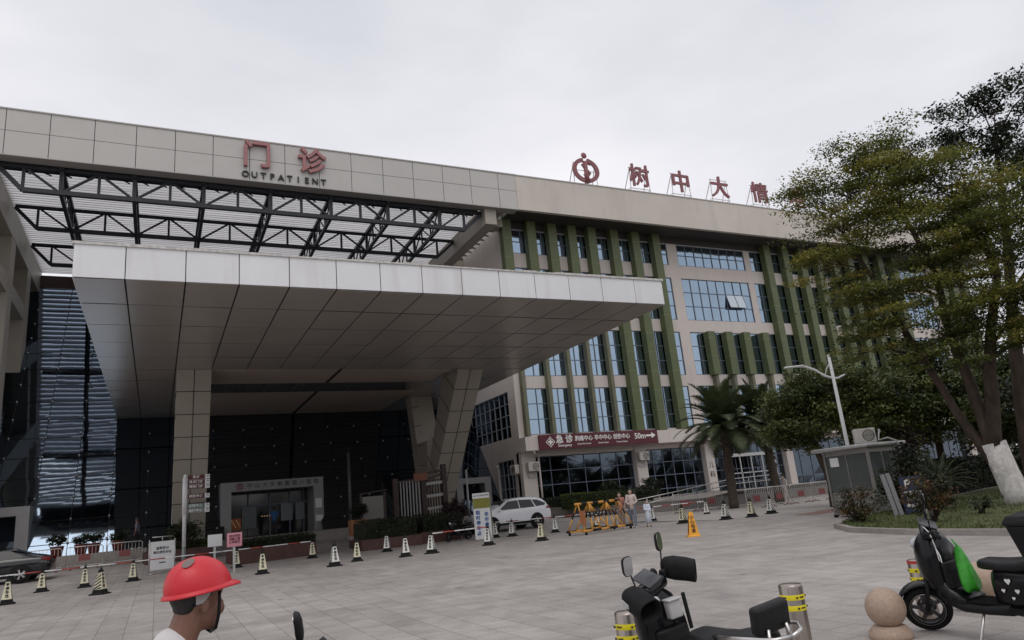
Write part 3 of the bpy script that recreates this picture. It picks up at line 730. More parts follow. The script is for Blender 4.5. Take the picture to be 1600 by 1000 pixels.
tree('broadleaf_tree', 'tall spreading tree with yellow-green layered crown and whitewashed trunk base on lawn', 'tree', (21.6,12.6,.15),
     [[(21.85,12.45,.05,.36), (21.8,12.5,.5,.31), (21.64,12.62,1.44,.26), (21.54,12.7,2.64,.18), (21.27,12.75,4.37,.14), (21.05,12.74,5.54,.12), (20.98,12.65,6.9,.09), (20.8,13.0,8.8,.06)],
      [(21.74,12.58,.9,.18), (21.33,13.04,2.2,.135), (21.26,13.53,3.65,.11), (20.92,14.05,5.7,.085), (20.5,14.3,7.2,.07), (20.4,15,9.2,.04)],
      [(21.56,12.6,1.6,.22), (21.41,12.12,3.85,.17), (21.34,11.63,5.24,.13), (21.45,11.2,6.5,.1), (21.2,11.4,8.6,.06)]],
     big, 8.3, 300, .37, .16, .047, L_YEL, 4, lime=[(21.85,12.45,.12,.40), (21.8,12.5,.5,.345), (21.72,12.56,1.0,.325), (21.62,12.65,1.85,.33)], up=.9, twig=.014)
dark = [(25.8,13.3,13.3,1.0), (25.6,13.7,12.3,.9), (26.1,12.7,12.4,1.0), (26.4,11.9,13.6,1.0), (26.5,11.8,12.3,1.3), (26.1,12.5,11.0,1.2), (26.1,12.7,13.8,.5), (26.8,11.1,13.7,1.2), (25.7,11.0,10.4,1.6), (25.5,11.7,7.5,1.7), (25.7,13.4,9.9,1.0), (25.6,12.0,9,1.2)]
tree('dark_tree', 'taller dark green tree with bare slender trunk behind the yellow-green tree', 'tree', (25.4,13.9,.25),
     [[(25.4,13.9,.2,.3), (25.54,13.73,2.9,.25), (25.71,13.42,5.4,.2), (25.9,13.05,8.05,.15), (26.04,12.76,10.3,.1), (26.15,12.55,12.2,.06)]],
     dark, 6.5, 210, .30, .42, .06, L_DRK, 9, up=.3, twig=.012, ntw=5)
rnd_ = [(26.6,24.3,4.7,1.4), (27.4,23.3,5.4,1.5), (28.3,22.2,5.5,1.4), (29.1,21.2,5.0,1.4), (26.3,24.6,3.7,1.0), (27.2,23.6,3.8,1.5), (28.1,22.5,3.8,1.5), (29.0,21.3,3.6,1.4), (26.8,24.1,3.0,.9), (29.1,21.1,2.5,.9), (28,24,4.5,1.5), (29,22.8,4.3,1.5)]
tree('round_tree', 'round dense mid green tree behind the guard booth, beside the palms', 'tree', (27.4,23.6,.0),
     [[(27.4,23.6,-.1,.2), (27.35,23.5,1.2,.16), (27.1,23.7,2.6,.12), (27.0,23.7,4.2,.07)], [(27.35,23.5,1.0,.13), (28.0,22.7,2.5,.1), (28.3,22.3,4.5,.06)]],
     rnd_, 9, 230, .33, .5, .075, L_MID, 12, up=.5)
mid_ = [[(31.4,21.4,6.1,1.4), (31.9,20.6,4.7,1.6), (30.4,21.1,3.9,1.5), (31.2,19.9,3.1,1.5), (32.6,19.6,5.7,1.2), (32.6,21.6,4.5,1.5)],
        [(32.0,18.6,4.6,1.5), (32.5,17.6,4.7,1.5), (31.3,17.8,3.1,1.6), (31.8,16.4,3.4,1.8), (33,16,4.6,1.6), (33,17.2,2.4,1.5)]]
tree('bushy_tree', 'bushy tree right of the round tree, seen between the big tree limbs', 'tree', (31.5,20.8,.3), [[(31.5,20.8,.2,.2), (31.4,20.7,2.5,.15), (31.6,20.6,5.0,.08)]], mid_[0], 8, 220, .36, .5, .08, L_MID, 15)
tree('bushy_tree', 'bushy dark tree at the right edge behind the whitewashed trunk', 'tree', (32.2,17.4,.4), [[(32.2,17.4,.3,.2), (32.2,17.4,2.5,.15), (32.2,17.5,4.6,.08)]], mid_[1], 8, 220, .36, .5, .08, L_MID, 16)
tree('slim_tree', 'slim small tree with whitewashed foot on the rear lawn', 'tree', (29.6,15.75,.55), [[(29.6,15.75,.45,.13), (29.55,15.8,1.5,.11), (29.5,15.9,3,.06)]], [(29.5,15.9,3.6,1.0), (29.9,15.3,3.9,.9)], 6, 80, .3, .6, .08, L_DRK, 17, lime=[(29.6,15.75,.5,.145), (29.58,15.77,1.05,.13)])
tree('purple_tree', 'dark purple-leaved bushy tree behind the air conditioner on the booth', 'tree', (28.6,21.0,.1), [[(28.6,21,0,.1), (28.6,21,1.4,.08), (28.7,21,2.4,.05)]], [(28.6,21.1,2.5,.75), (29.1,20.5,2.6,.75), (28.9,20.6,1.9,.7)], 11, 90, .22, .7, .06, L_RED, 18)
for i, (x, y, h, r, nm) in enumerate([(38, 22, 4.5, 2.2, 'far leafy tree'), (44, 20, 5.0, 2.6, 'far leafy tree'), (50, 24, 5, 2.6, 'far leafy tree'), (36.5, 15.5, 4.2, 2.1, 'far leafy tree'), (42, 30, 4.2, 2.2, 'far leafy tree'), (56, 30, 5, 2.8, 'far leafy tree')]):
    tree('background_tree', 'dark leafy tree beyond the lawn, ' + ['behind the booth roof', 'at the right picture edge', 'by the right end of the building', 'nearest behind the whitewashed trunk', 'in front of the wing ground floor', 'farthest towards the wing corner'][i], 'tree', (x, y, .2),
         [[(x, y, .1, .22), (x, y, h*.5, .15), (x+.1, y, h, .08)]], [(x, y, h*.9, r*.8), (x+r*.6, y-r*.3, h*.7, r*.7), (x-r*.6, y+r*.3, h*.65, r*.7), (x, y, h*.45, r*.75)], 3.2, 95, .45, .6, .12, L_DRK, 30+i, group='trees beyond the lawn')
# shrubs
def shrub(name, label, base, lobes, per, m, rad, size, lm, seed, flat=.8, group=None):
    t = thing(name, label, 'shrub', base, group=group)
    C, P, K = clumps(lobes, per, m, rad, flat, seed)
    keep = P[:, 2] > base[2] + .02; P = P[keep]; K = K[keep]
    mb = MB()
    for q in C[:40]:
        q = Vector(q); b = Vector(base); mb.tube([Vector((random.uniform(-.08, .08), random.uniform(-.08, .08), -.05)), (q-b)*.5 + Vector((0, 0, .05)), q-b], [.018, .012, .006], 5)
    mb.build('stems', BARK, t)
    leaf_mesh('foliage', P, size, lm, t, .4, seed, loc=base, clump=K); return t
shrub('leafy_shrub', 'rounded shrub with reddish tips in front of the guard booth', (17.75,14.5,.02), [(17.7,14.5,.35,.42), (17.75,14.55,.75,.42), (17.55,14.75,.55,.33), (17.95,14.2,.55,.35)], 75, 46, .085, .036, L_MIX, 41)
shrub('leafy_shrub', 'larger rounded shrub with yellow and red leaves on the lawn right of the blue board', (17.55,12.2,.06), [(17.5,12.2,.45,.5), (17.55,12.1,.9,.48), (17.3,12.5,.75,.4), (17.7,11.8,.7,.42)], 62, 48, .09, .036, L_MIX, 42)
shrub('low_plant', 'small dark tuft of a plant on the lawn beside the large shrub', (19.6,12.2,.1), [(19.6,12.2,.3,.25), (19.5,12.0,.25,.2)], 90, 20, .07, .05, L_DRK, 43)
shrub('dark_shrub', 'tall dark bush between the guard booth and the blue board', (20.5,15.2,.05), [(20.5,15.2,.6,.55), (20.5,15.1,1.2,.6), (20.8,14.8,1.7,.5), (21.2,14.6,1.0,.6)], 42, 60, .15, .055, L_DRK, 44)
# clipped hedge in a bed beside the ramp, and hedges in the forecourt planters
def hedge(label, pts, h, wd, lm, seed, size=.045, dens=900, zoff=0, nm='clipped_hedge'):
    base = (*pts[0], gz(*pts[0])); t = thing(nm, label, 'hedge', base)
    rng = np.random.default_rng(seed); P = []
    for a, b in zip(pts, pts[1:]):
        a = np.array(a); b = np.array(b); l = np.linalg.norm(b-a); d = (b-a)/l; nn = np.array((-d[1], d[0])); k = int(l*dens)
        s = rng.random(k)*l; u = (rng.random(k)-.5)*wd; z = rng.random(k)*h
        f = rng.integers(0, 3, k); z = np.where(f == 0, h + rng.normal(size=k)*.03, z); u = np.where(f == 1, -wd/2 + rng.normal(size=k)*.03, u); u = np.where(f == 2, wd/2 + rng.normal(size=k)*.03, u)
        xy = a + d*s[:, None] + nn*u[:, None]; g = np.array([gz(*q) for q in xy]); P.append(np.column_stack([xy, g+z+zoff]))
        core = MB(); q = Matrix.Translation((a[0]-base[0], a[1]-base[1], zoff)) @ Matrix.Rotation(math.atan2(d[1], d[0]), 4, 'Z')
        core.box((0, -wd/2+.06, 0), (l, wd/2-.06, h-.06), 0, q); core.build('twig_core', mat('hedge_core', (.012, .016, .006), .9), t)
    leaf_mesh('foliage', np.concatenate(P), size, lm, t, .5, seed, loc=base); return t
hedge('bright green clipped hedge behind the low wall left of the ramp', [(23.6,41.3), (26.9,38.1)], .95, 1.5, L_BRT, 51, zoff=.45)
hedge('dark clipped hedge strip at the rear of the hedge bed under the emergency sign', [(23.3,43.2), (30.5,41.5)], .75, 1.0, L_DRK, 52, zoff=.45, nm='dark_hedge')
for i, (x, y, r, lb) in enumerate([(28.2,42.6,.95,'dark ball-shaped shrub under the emergency sign'), (31.2,42.2,.9,'dark ball-shaped shrub right of the first one, below the fifty metre arrow')]):
    shrub('ball_shrub', lb, (x, y, .9), [(x, y, 1.75, r)], 55, 60, .14, .06, L_DRK, 60+i)
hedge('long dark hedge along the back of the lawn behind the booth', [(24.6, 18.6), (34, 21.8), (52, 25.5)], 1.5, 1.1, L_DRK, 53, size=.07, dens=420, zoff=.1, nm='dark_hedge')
# palms
def palm(label, base, top, n, ln, seed, group):
    rnd = random.Random(seed); t = thing('date_palm', label, 'palm tree', base, group=group)
    b = Vector(base); tp = Vector(top) - b; mb = MB(); k = 16
    mb.tube([tp*(i/k) for i in range(k+1)], [.26 - .05*i/k + (.03 if i % 2 else 0) for i in range(k+1)], 10); 
    for i in range(60):
        a = rnd.random()*6.28; z = tp.z*(.45+.55*rnd.random()); mb.cbox((math.cos(a)*.22, math.sin(a)*.22, 0), (.14, .14, .16), 0, Matrix.Translation(tp*(z/tp.z)))
    mb.build('trunk', PALMBARK, t)
    P = []; fr = MB(); V = []; F = []
    for i in range(n):
        a = i*2.399 + rnd.random()*.4; el = R(80 - 95*(i/n) + rnd.uniform(-8, 8)); L_ = ln*rnd.uniform(.85, 1.1)
        p = tp.copy(); d = Vector((math.cos(a)*math.cos(el), math.sin(a)*math.cos(el), math.sin(el))); pts = [p.copy()]; seg = 14
        for s in range(seg):
            p = p + d*(L_/seg); d.z -= .10*(.4+s/seg*1.3); d.normalize(); pts.append(p.copy())
        fr.tube(pts, [.035*(1-.8*s/seg) for s in range(seg+1)], 5)
        for s in range(1, seg*6):
            f = s/(seg*6); j = min(int(f*seg), seg-1); q = pts[j].lerp(pts[j+1], f*seg-j); dd = (pts[j+1]-pts[j]).normalized()
            side = dd.cross(Vector((0, 0, 1))).normalized(); up = side.cross(dd)
            ll = .52*(math.sin(math.pi*min(1, f*.9+.12))**.6)*ln/2.2
            for sg in (-1, 1):
                e = q + (side*sg*.8 + dd*.65 + up*.22 - Vector((0, 0, .18)))*ll + Vector((rnd.uniform(-.04, .04), rnd.uniform(-.04, .04), 0)); wv = dd*.030
                o = len(V); V += [q-wv, q+wv, e]; F.append((o, o+1, o+2))
    fr.build('frond_stalk', mat('palm_stalk', (.07, .075, .03), .6), t)
    me = MB(); me.add(V, F); o = me.build('frond', L_PALM, t)
    a = o.data.attributes.new('rnd', 'FLOAT', 'FACE'); a.data.foreach_set('value', np.random.default_rng(seed).random(len(F)).astype(np.float32))
    fb = MB()
    for i in range(5):
        a = rnd.random()*6.28; c = tp + Vector((math.cos(a)*.45, math.sin(a)*.45, -.45))
        for j in range(40): fb.ell(c + Vector((rnd.gauss(0, .12), rnd.gauss(0, .12), rnd.gauss(0, .18))), (.035, .035, .05), n=6)
    fb.build('fruit_bunch', mat('date_fruit', (.16, .055, .02), .6), t)
palm('bushy date palm with orange fruit, left of its neighbour, before the hospital wing', (29.7,32.5,.05), (29.8,32.36,4.65), 66, 3.15, 3, 'date palms')
palm('second date palm, half hidden behind the round tree', (32.9,32.1,.05), (32.8,32.3,4.85), 70, 2.75, 8, 'date palms')
# cycad on the lawn
def cycad(label, base, n, ln, seed):
    rnd = random.Random(seed); t = thing('cycad', label, 'plant', base); fr = MB(); V = []; F = []
    fr.tube([(0,0,-.1), (0,0,.35)], .13, 8)
    for i in range(n):
        a = i*2.4; el = R(75-70*i/n); p = Vector((0,0,.35)); d = Vector((math.cos(a)*math.cos(el), math.sin(a)*math.cos(el), math.sin(el))); pts = [p.copy()]
        for s in range(9): p = p + d*ln/9; d.z -= .12; d.normalize(); pts.append(p.copy())
        fr.tube(pts, .012, 4)
        for s in range(30):
            f = s/30; j = int(f*9); q = pts[j].lerp(pts[j+1], f*9-j); dd = (pts[j+1]-pts[j]).normalized(); side = dd.cross(Vector((0,0,1))).normalized()
            for sg in (-1, 1): o = len(V); V += [q-dd*.012, q+dd*.012, q+(side*sg+dd*.4)*.2*math.sin(math.pi*(f*.85+.12))]; F.append((o, o+1, o+2))
    fr.build('stalks', L_MIX if False else mat('palm_stalk', (.07, .075, .03), .6), t); me = MB(); me.add(V, F); o = me.build('leaflets', L_PALM, t)
    a = o.data.attributes.new('rnd', 'FLOAT', 'FACE'); a.data.foreach_set('value', np.random.default_rng(seed).random(len(F)).astype(np.float32))
cycad('green cycad with arching fronds on the lawn behind the blue board', (26.3,17.6,.35), 34, 1.3, 5)
# far wood across the street behind the camera: what the glass of the building mirrors
rng = np.random.default_rng(77); P = []; 
for i in range(46):
    x = -60 + i*4 + rng.normal()*1.2; y = -34 + rng.normal()*3; h = 6 + rng.random()*4.5
    k = 520; d = rng.normal(size=(k, 3)); d /= np.linalg.norm(d, axis=1)[:, None]; P.append(np.array((x, y, h*.58)) + d*(rng.random(k)[:, None]**.4)*np.array((3.1, 3.1, h*.45)))
leaf_mesh('far_wood', np.concatenate(P), .42, L_DRK, None, .4, 5, kind='stuff')
# ---------------------------------------------------------------- signs on the buildings
t = thing('outpatient_sign', 'pale red characters over small dark OUTPATIENT lettering on the long grey beam', 'sign', (6.7, 42.4, 23.5))
for ch, x in (('门', 5.0), ('诊', 8.35)):
    m = MB(); m.text(ch, 1.85, FACE(x, 42.36, 23.92), .22, .035, sx=.98); m.build('character', mat('faded_red_acrylic', (.36, .155, .155), .5, var=.05, vscale=2), t, world=True)
m = MB()
for i, ch in enumerate('OUTPATIENT'): m.text(ch, .56, FACE(4.33+i*.527, 42.44, 22.66), .1, .006)
m.build('lettering', BLKLETTER, t, world=True)
def rooftop(ch, x, label, s=2.1):
    t = thing('rooftop_letter', label, 'sign', (x, 42.9, 25.0), group='red characters standing on the roof edge')
    m = MB(); m.text(ch, s, FACE(0, -.1, 1.5), .16, .022); m.build('character', RED, t)
    f = MB(); w_ = 1.0
    for xx in (-w_, w_):
        f.bar((xx, 0, 0), (xx*.85, 0, 2.4), .05, .05); f.bar((xx, 1.2, 0), (xx*.85, .05, 2.2), .05, .05); f.bar((xx, 0, .5), (xx, .9, .5), .04, .04)
    for z in (.5, 2.35): f.bar((-w_*.98, 0, z), (w_*.98, 0, z), .05, .05)
    f.build('stand', GALV, t)
for ch, x, lb in (('树', 34.95, 'red rooftop character with many strokes, first right of the round emblem'), ('中', 39.25, 'red rooftop character of a box crossed by one vertical stroke'), ('大', 43.55, 'red rooftop character with two spreading legs'), ('情', 48.3, 'red rooftop character nearest left of the tree crown'), ('地', 52.9, 'red rooftop character half hidden in the leaves of the tree')): rooftop(ch, x, lb)
t = thing('rooftop_emblem', 'round red hospital emblem with ball on top, standing on the roof edge', 'sign', (29.75, 42.9, 25.0), group='red characters standing on the roof edge')
m = MB()
for a0, a1 in ((100, 258), (-78, 80)):
    o_ = [(1.22*math.cos(R(a)), 1.05*math.sin(R(a))) for a in np.linspace(a0, a1, 22)]; i_ = [(.88*math.cos(R(a)), .74*math.sin(R(a))) for a in np.linspace(a1, a0, 22)]
    pl_ = o_ + i_; k_ = len(o_)
    for q in range(k_-1): m.prism([pl_[q], pl_[q+1], pl_[2*k_-2-q], pl_[2*k_-1-q]][::-1], .16, 0, FACE(0, 0, 1.45))
m.tube([(0, -.08, 2.2), (0, -.08, 1.2), (.02, -.08, .4)], [.2, .17, .26], 10); m.ell((-.02, -.08, 2.75), (.26, .1, .26))
m.tube([(.45, -.1, 1.95), (.1, -.1, 2.15), (-.3, -.1, 1.9), (0, -.1, 1.55), (.35, -.1, 1.2), (.1, -.1, .9), (-.3, -.1, 1.05)], [.05, .1, .11, .12, .11, .1, .04], 8)
m.build('emblem', RED, t); f = MB()
for xx in (-1.1, 1.1): f.bar((xx, .1, 0), (xx*.9, .1, 2.2), .05, .05); f.bar((xx, 1.2, 0), (xx*.9, .1, 2.1), .05, .05)
f.bar((-1.05, .1, .3), (1.05, .1, .3), .05, .05); f.bar((-1, .1, 1.5), (1, .1, 1.5), .04, .04); f.build('stand', GALV, t)

t = thing('emergency_sign', 'long maroon emergency direction board with white characters and arrow above the ground floor', 'sign', (28.7, 43.9, 5.45))
m = MB(); m.box((-5.08, -.06, -.50), (5.08, .09, .52)); m.build('panel', SIGNRED, t)
m = MB(); Y_ = -.072
def ST(s, x, z, size, b=.0, sx=1): m.text(s, size, FACE(x, Y_, z), .02, b, sx=sx)
ST('急', -3.45, .12, .62, .012); ST('诊', -2.68, .12, .62, .012); ST('胸痛中心', -1.45, .13, .40, .006, .93); ST('卒中中心', .18, .13, .40, .006, .93); ST('创伤中心', 1.80, .13, .40, .006, .93)
ST('50m', 3.45, .08, .58, .008)
ST('Emergency', -3.05, -.28, .25, .003); ST('Chest Pain Center', -1.45, -.24, .155, .002); ST('Stroke Center', .18, -.24, .155, .002); ST('Trauma Center', 1.78, -.24, .155, .002)
m.build('lettering', LETTER, t)
m = MB(); m.prism([(-.45, -.07), (.05, -.07), (.05, -.22), (.42, 0), (.05, .22), (.05, .07), (-.45, .07)], .02, 0, FACE(4.45, -.062, .1)); m.build('arrow', LETTER, t)
m = MB()
for i in range(4):
    a, b = R(90*i), R(90*i+90)
    m.prism([(.37*math.cos(a), .37*math.sin(a)), (.37*math.cos(b), .37*math.sin(b)), (.31*math.cos(b), .31*math.sin(b)), (.31*math.cos(a), .31*math.sin(a))], .02, 0, FACE(-4.2, -.062, .0))
m.prism([(-.06, -.2), (.06, -.2), (.06, -.06), (.2, -.06), (.2, .06), (.06, .06), (.06, .2), (-.06, .2), (-.06, .06), (-.2, .06), (-.2, -.06), (-.06, -.06)], .02, 0, FACE(-4.2, -.062, .0))
m.build('cross_emblem', LETTER, t)

def ac_unit(label, loc, rz):
    t = thing('air_conditioner', label, 'air conditioner', loc, rz, group='outdoor air conditioner units')
    m = MB(); m.cbox((0, 0, 0), (.85, .34, .62), bev=.03); m.build('casing', mat('aged_white_plastic', (.55, .52, .47), .5, var=.08, vscale=5), t)
    m = MB(); m.tube([(.12+.23*math.cos(a), -.178, .23*math.sin(a)) for a in [i*math.pi/12 for i in range(24)]], .014, 6, closed=True)
    for i in range(5): m.tube([(.12+.045*i*math.cos(a), -.178, .045*i*math.sin(a)) for a in [j*math.pi/8 for j in range(16)]] if i else [(-.1, -.178, 0), (.34, -.178, 0)], .006, 4, closed=bool(i))
    m.build('fan_grille', BLACK, t); m = MB()
    for x in (-.3, .3): m.box((x-.02, -.17, -.36), (x+.02, .25, -.312)); m.box((x-.02, .2, -.7), (x+.02, .25, -.36))
    m.box((-.3, .205, -.72), (.3, .245, -.69)); m.build('bracket', GALV, t); return t
ac_unit('white air conditioner on the wing corner, left of the downpipe', (22.47, 45.75, 3.85), R(-90))
ac_unit('white air conditioner on the wing corner, right of the downpipe', (23.35, 44.6, 3.9), 0)
ac_unit('white air conditioner on the pillar under the fifty metre arrow', (32.75, 44.6, 4.1), 0)
a_ = ac_unit('white air conditioner standing on the guard booth roof', (21.95, 17.05, 2.60), R(-35)); a_.scale = (.8, .8, .8)
t = thing('security_camera', 'small white bullet camera on the cream end wall', 'camera', (22.66, 48.6, 4.2))
m = MB(); m.tube([(-.28, -.12, .06), (-.05, 0, .1)], .055, 10); m.build('housing', WHITE, t); m = MB(); m.tube([(0, 0, .0), (-.1, 0, .08)], .025, 6); m.build('mount', GALV, t)

# ---------------------------------------------------------------- cones and bars
def cone_proto():
    t = thing('traffic_cone', 'x', 'traffic cone', group='black and white traffic cones')
    m = MB(); ring = lambda h, z: [(-h, -h, z), (h, -h, z), (h, h, z), (-h, h, z)]
    m.loft([ring(.215, 0), ring(.215, .03), ring(.15, .06), ring(.135, .15)], 0, sm=False); m.build('rubber_base', RUBBER, t)
    m = MB(); hb, ht, z0, z1 = .13, .055, .151, .64
    m.loft([ring(hb, z0), ring(ht, z1)], 0, sm=False)
    for sd in range(4):                # slanted black bars on the two flanks
        Q = Matrix.Rotation(R(90*sd), 4, 'Z')
        if sd in (1, 3):
            for k in range(-1, 6):
                P = []
                for (u, v) in ((-.95, k*.19), (.95, k*.19+.24), (.95, k*.19+.34), (-.95, k*.19+.10)):
                    v = min(max(v, .0), 1); h = hb + (ht-hb)*v; P.append((u*h, -h-.003, z0 + (z1-z0)*v))
                if (Vector(P[0])-Vector(P[3])).length > .005 or (Vector(P[1])-Vector(P[2])).length > .005: m.add(P, [(0,1,2,3)], 1, Q)
    m.build('sleeve', [mat('cream_sleeve', (.66, .62, .44), .5, var=.1, vscale=6), BLACK], t)
    m = MB()
    for sd in (0, 2):
        Q = Matrix.Rotation(R(90*sd), 4, 'Z') @ Matrix.Translation((0, -.095, .40)) @ Matrix.Rotation(R(-8.7), 4, 'X')
        fx = Q @ Matrix(((1,0,0,0),(0,0,-1,0),(0,1,0,0),(0,0,0,1)))
        m.prism([(-.04, .16), (-.04, .21), (.04, .21), (.04, .16), (0, .125)], .006, 0, fx @ Matrix.Translation((0, 0, -.002)))
        for i, ch in enumerate('停车位'): m.text(ch, .10, fx @ Matrix.Translation((0, .05-.105*i, .002)), .006, .003)
    m.build('label_print', BLKLETTER, t)
    m = MB(); m.loft([ring(.058, .641), ring(.045, .72)], 0, sm=False); m.tube([(0, 0, .72), (0, 0, .75)], .03, 8); m.tube([(.035*math.cos(a), 0, .775+.035*math.sin(a)) for a in [i*math.pi/6 for i in range(12)]], .012, 6, closed=True); m.build('top_cap', BLACK, t)
    return t
ordn = ['first', 'second', 'third', 'fourth', 'fifth', 'sixth', 'seventh', 'eighth', 'ninth', 'tenth', 'eleventh', 'twelfth']
front = [(-3.9,26.74,12), (-1.47,26.06,64), (3.22,26.28,8), (5.45,25.53,16), (6.58,27.0,-4), (8.1,26.02,2), (9.09,26.0,-38), (11.77,26.88,-40), (13.38,25.43,-42)]
rear = [(-3.63,31.88,5), (-2.28,31.55,8), (-.73,31.9,-3), (3.0,32.58,-5), (6.1,33.0,4), (8.98,31.45,-20), (14.52,32.32,-8), (15.17,31.77,-40), (16.96,30.8,-15), (19.0,30.3,-8), (22.1,30.0,-40), (25.49,29.95,-38)]
right = [(20.12,25.22,-66), (21.53,24.15,-72), (22.54,23.69,-60), (24.16,24.18,-75)]
cp = cone_proto(); first = True
for row, nm in ((front, 'near row'), (rear, 'far row'), (right, 'row by the ramp')):
    for i, (x, y, a) in enumerate(row):
        o = cp if first else dup(cp); first = False
        o.location = (x, y, gz(x, y)+.002); o.rotation_euler = (0, 0, R(a-8))
        ws = {'near row': 'black and pale striped traffic cone, %s from the left in the near row', 'far row': 'traffic cone in the row farther back, %s from the left', 'row by the ramp': 'striped traffic cone before the crowd barriers, %s from the left'}
        o['label'] = ws[nm] % ordn[i]
        if (nm == 'near row' and i in (3, 5, 6, 7)) or (nm == 'far row' and i > 4) or (nm != 'far row' and nm != 'near row' and i % 2):
            sl_ = [c for c in children(o) if c.name.startswith('sleeve')][0]; sl_.data = sl_.data.copy(); sl_.data.materials[0] = mat('white_sleeve', (.74, .73, .68), .5, var=.08, vscale=6)
def bar_rod(a, b, label):
    a = Vector((a[0], a[1], gz(*a)+.70)); b = Vector((b[0], b[1], gz(*b)+.70)); t = thing('barrier_rod', label, 'barrier pole', a, group='red and white rods laid between cones')
    m = MB(); n_ = max(2, int((b-a).length/.5))
    for i in range(n_): m.tube([(b-a)*(i/n_), (b-a)*((i+1)/n_)], .022, 8, (0, 1, 0)[i % 3])
    m.build('rod', [WHITE, mat('red_band', (.38, .06, .05), .5)], t)
bar_rod((-9.5, 31.0), (-3.63, 31.88), 'red and white rod in front of the black car')
bar_rod((-3.63, 31.88), (-.73, 31.9), 'red and white rod between cones right of the black car')
bar_rod((-.73, 31.9), (3.0, 32.58), 'red and white rod crossing the white notice stand')
bar_rod((3.0, 32.58), (6.1, 33.0), 'red and white rod below the pink and white notice boards')
bar_rod((9.09, 26.0), (11.77, 26.88), 'red and white rod left of the parking banner')
bar_rod((14.52, 32.32), (16.96, 30.8), 'red and white rod across the white car')
bar_rod((16.96, 30.8), (19.0, 30.3), 'red and white rod behind the yellow barricade')
bar_rod((19.0, 30.3), (25.49, 29.95), 'long red and white rod before the ramp wall')
# ---------------------------------------------------------------- yellow barricade, caution cone
t = thing('barricade', 'yellow and black steel trestle barricade on castors with slanted legs', 'barricade', (16.65, 26.3, 0), math.atan2(1.05, 3.3))
m = MB()
def ytube(a, b, r, seg, ph=0):
    a = Vector(a); b = Vector(b); n_ = max(1, round((b-a).length/seg))
    for i in range(n_): m.tube([a.lerp(b, i/n_), a.lerp(b, (i+1)/n_)], r, 8, (i+ph) % 2)
BM = [SAFEYEL, BLACK]
ytube((-1.45, 0, 1.22), (1.45, 0, 1.22), .055, .36); m.build('top_rail', BM, t); 
for s in (-1, 1):
    m = MB(); ytube((-1.6, s*.45, .16), (1.6, s*.45, .16), .05, .5, 1 if s > 0 else 0); m.build('foot_rail', BM, t)
for x, dx in ((-1.3, -.2), (-.6, -.45), (-.6, .1), (-.6, .6), (.5, -.6), (.5, -.1), (.5, .45), (1.3, .25)):
    for s in (-1, 1):
        m = MB(); a, b = Vector((x, s*.03, 1.2)), Vector((x+dx, s*.45, .18)); m.tube([a, a.lerp(b, .32)], .03, 8, 0); m.tube([a.lerp(b, .32), a.lerp(b, .55)], .03, 8, 1); m.tube([a.lerp(b, .55), b], .03, 8, 0); m.build('leg', BM, t)
for x in (-1.45, 1.45):
    m = MB(); m.bar((x, -.45, .16), (x, .45, .16), .06, .06); m.build('cross_bar', SAFEYEL, t)
    for s in (-1, 1): m = MB(); m.tube([(x-.02, s*.45, .06), (x+.02, s*.45, .06)], .06, 10); m.box((x-.03, s*.45-.02, .06), (x+.03, s*.45+.02, .14)); m.build('castor', RUBBER, t)
m = MB(); m.box((-1.75, -.5, .45), (-1.45, -.46, .95)); m.build('warning_plate', mat('rust_orange_plate', (.34, .12, .05), .6, var=.15), t)
t = thing('caution_cone', 'bright yellow folding caution cone with dark characters on the open plaza', 'caution sign', (15.0, 18.4, gz(15, 18.4)+.002), R(-30))
m = MB(); ring = lambda h, z: [(-h, -h, z), (h, -h, z), (h, h, z), (-h, h, z)]
m.loft([ring(.19, 0), ring(.185, .03), ring(.155, .06), ring(.06, .70), ring(.055, .74)], sm=False); m.build('body', ORANGE, t)
m = MB()
for sd in (0, 1, 3):
    Q = Matrix.Rotation(R(90*sd), 4, 'Z') @ Matrix.Translation((0, -.112, .37)) @ Matrix.Rotation(R(-8.4), 4, 'X') @ Matrix(((1,0,0,0),(0,0,-1,0),(0,1,0,0),(0,0,0,1)))
    for i, ch in enumerate('小心地滑'): m.text(ch, .13, Q @ Matrix.Translation((0, .2-.135*i, .003)), .006, .003)
m.build('lettering', mat('brown_print', (.10, .03, .01), .5), t)

# ---------------------------------------------------------------- steel crowd fences, ramp, low wall, terrace
def crowd_fence(a, b, label, red=False, plate=True):
    a = Vector((*a, gz(*a))); b = Vector((*b, gz(*b))); d = b-a; l = d.length; t = thing('crowd_barrier', label, 'barrier', a, math.atan2(d.y, d.x), group='steel crowd barriers')
    m = MB(); m.tube([(.05, 0, .2), (.05, 0, 1.0), (.13, 0, 1.08), (l-.13, 0, 1.08), (l-.05, 0, 1.0), (l-.05, 0, .2), (.05, 0, .2)], .022, 8)
    n_ = int(l/.15)
    for i in range(1, n_): m.tube([(.05+(l-.1)*i/n_, 0, .2), (.05+(l-.1)*i/n_, 0, 1.07)], .008, 5)
    m.build('railing', GALV, t)
    for x in (.25, l-.25):
        m = MB(); m.tube([(x, -.28, .03), (x, -.2, .1), (x, .2, .1), (x, .28, .03)], .02, 6); m.tube([(x, 0, .1), (x, 0, .22)], .02, 6); m.build('foot', mat('rusty_foot', (.20, .06, .045), .6), t)
    if plate: m = MB(); m.box((l*.35, -.035, .42), (l*.65, -.025, .72)); m.build('plate', mat('barrier_plate', (.22, .065, .06), .5), t)
fr = [(27.6, 29.3), (29.4, 29.5), (31.2, 29.65), (33.0, 29.8), (34.9, 30.0)]
fr2 = [(25.9, 33.3), (27.7, 33.1), (29.4, 32.9)]
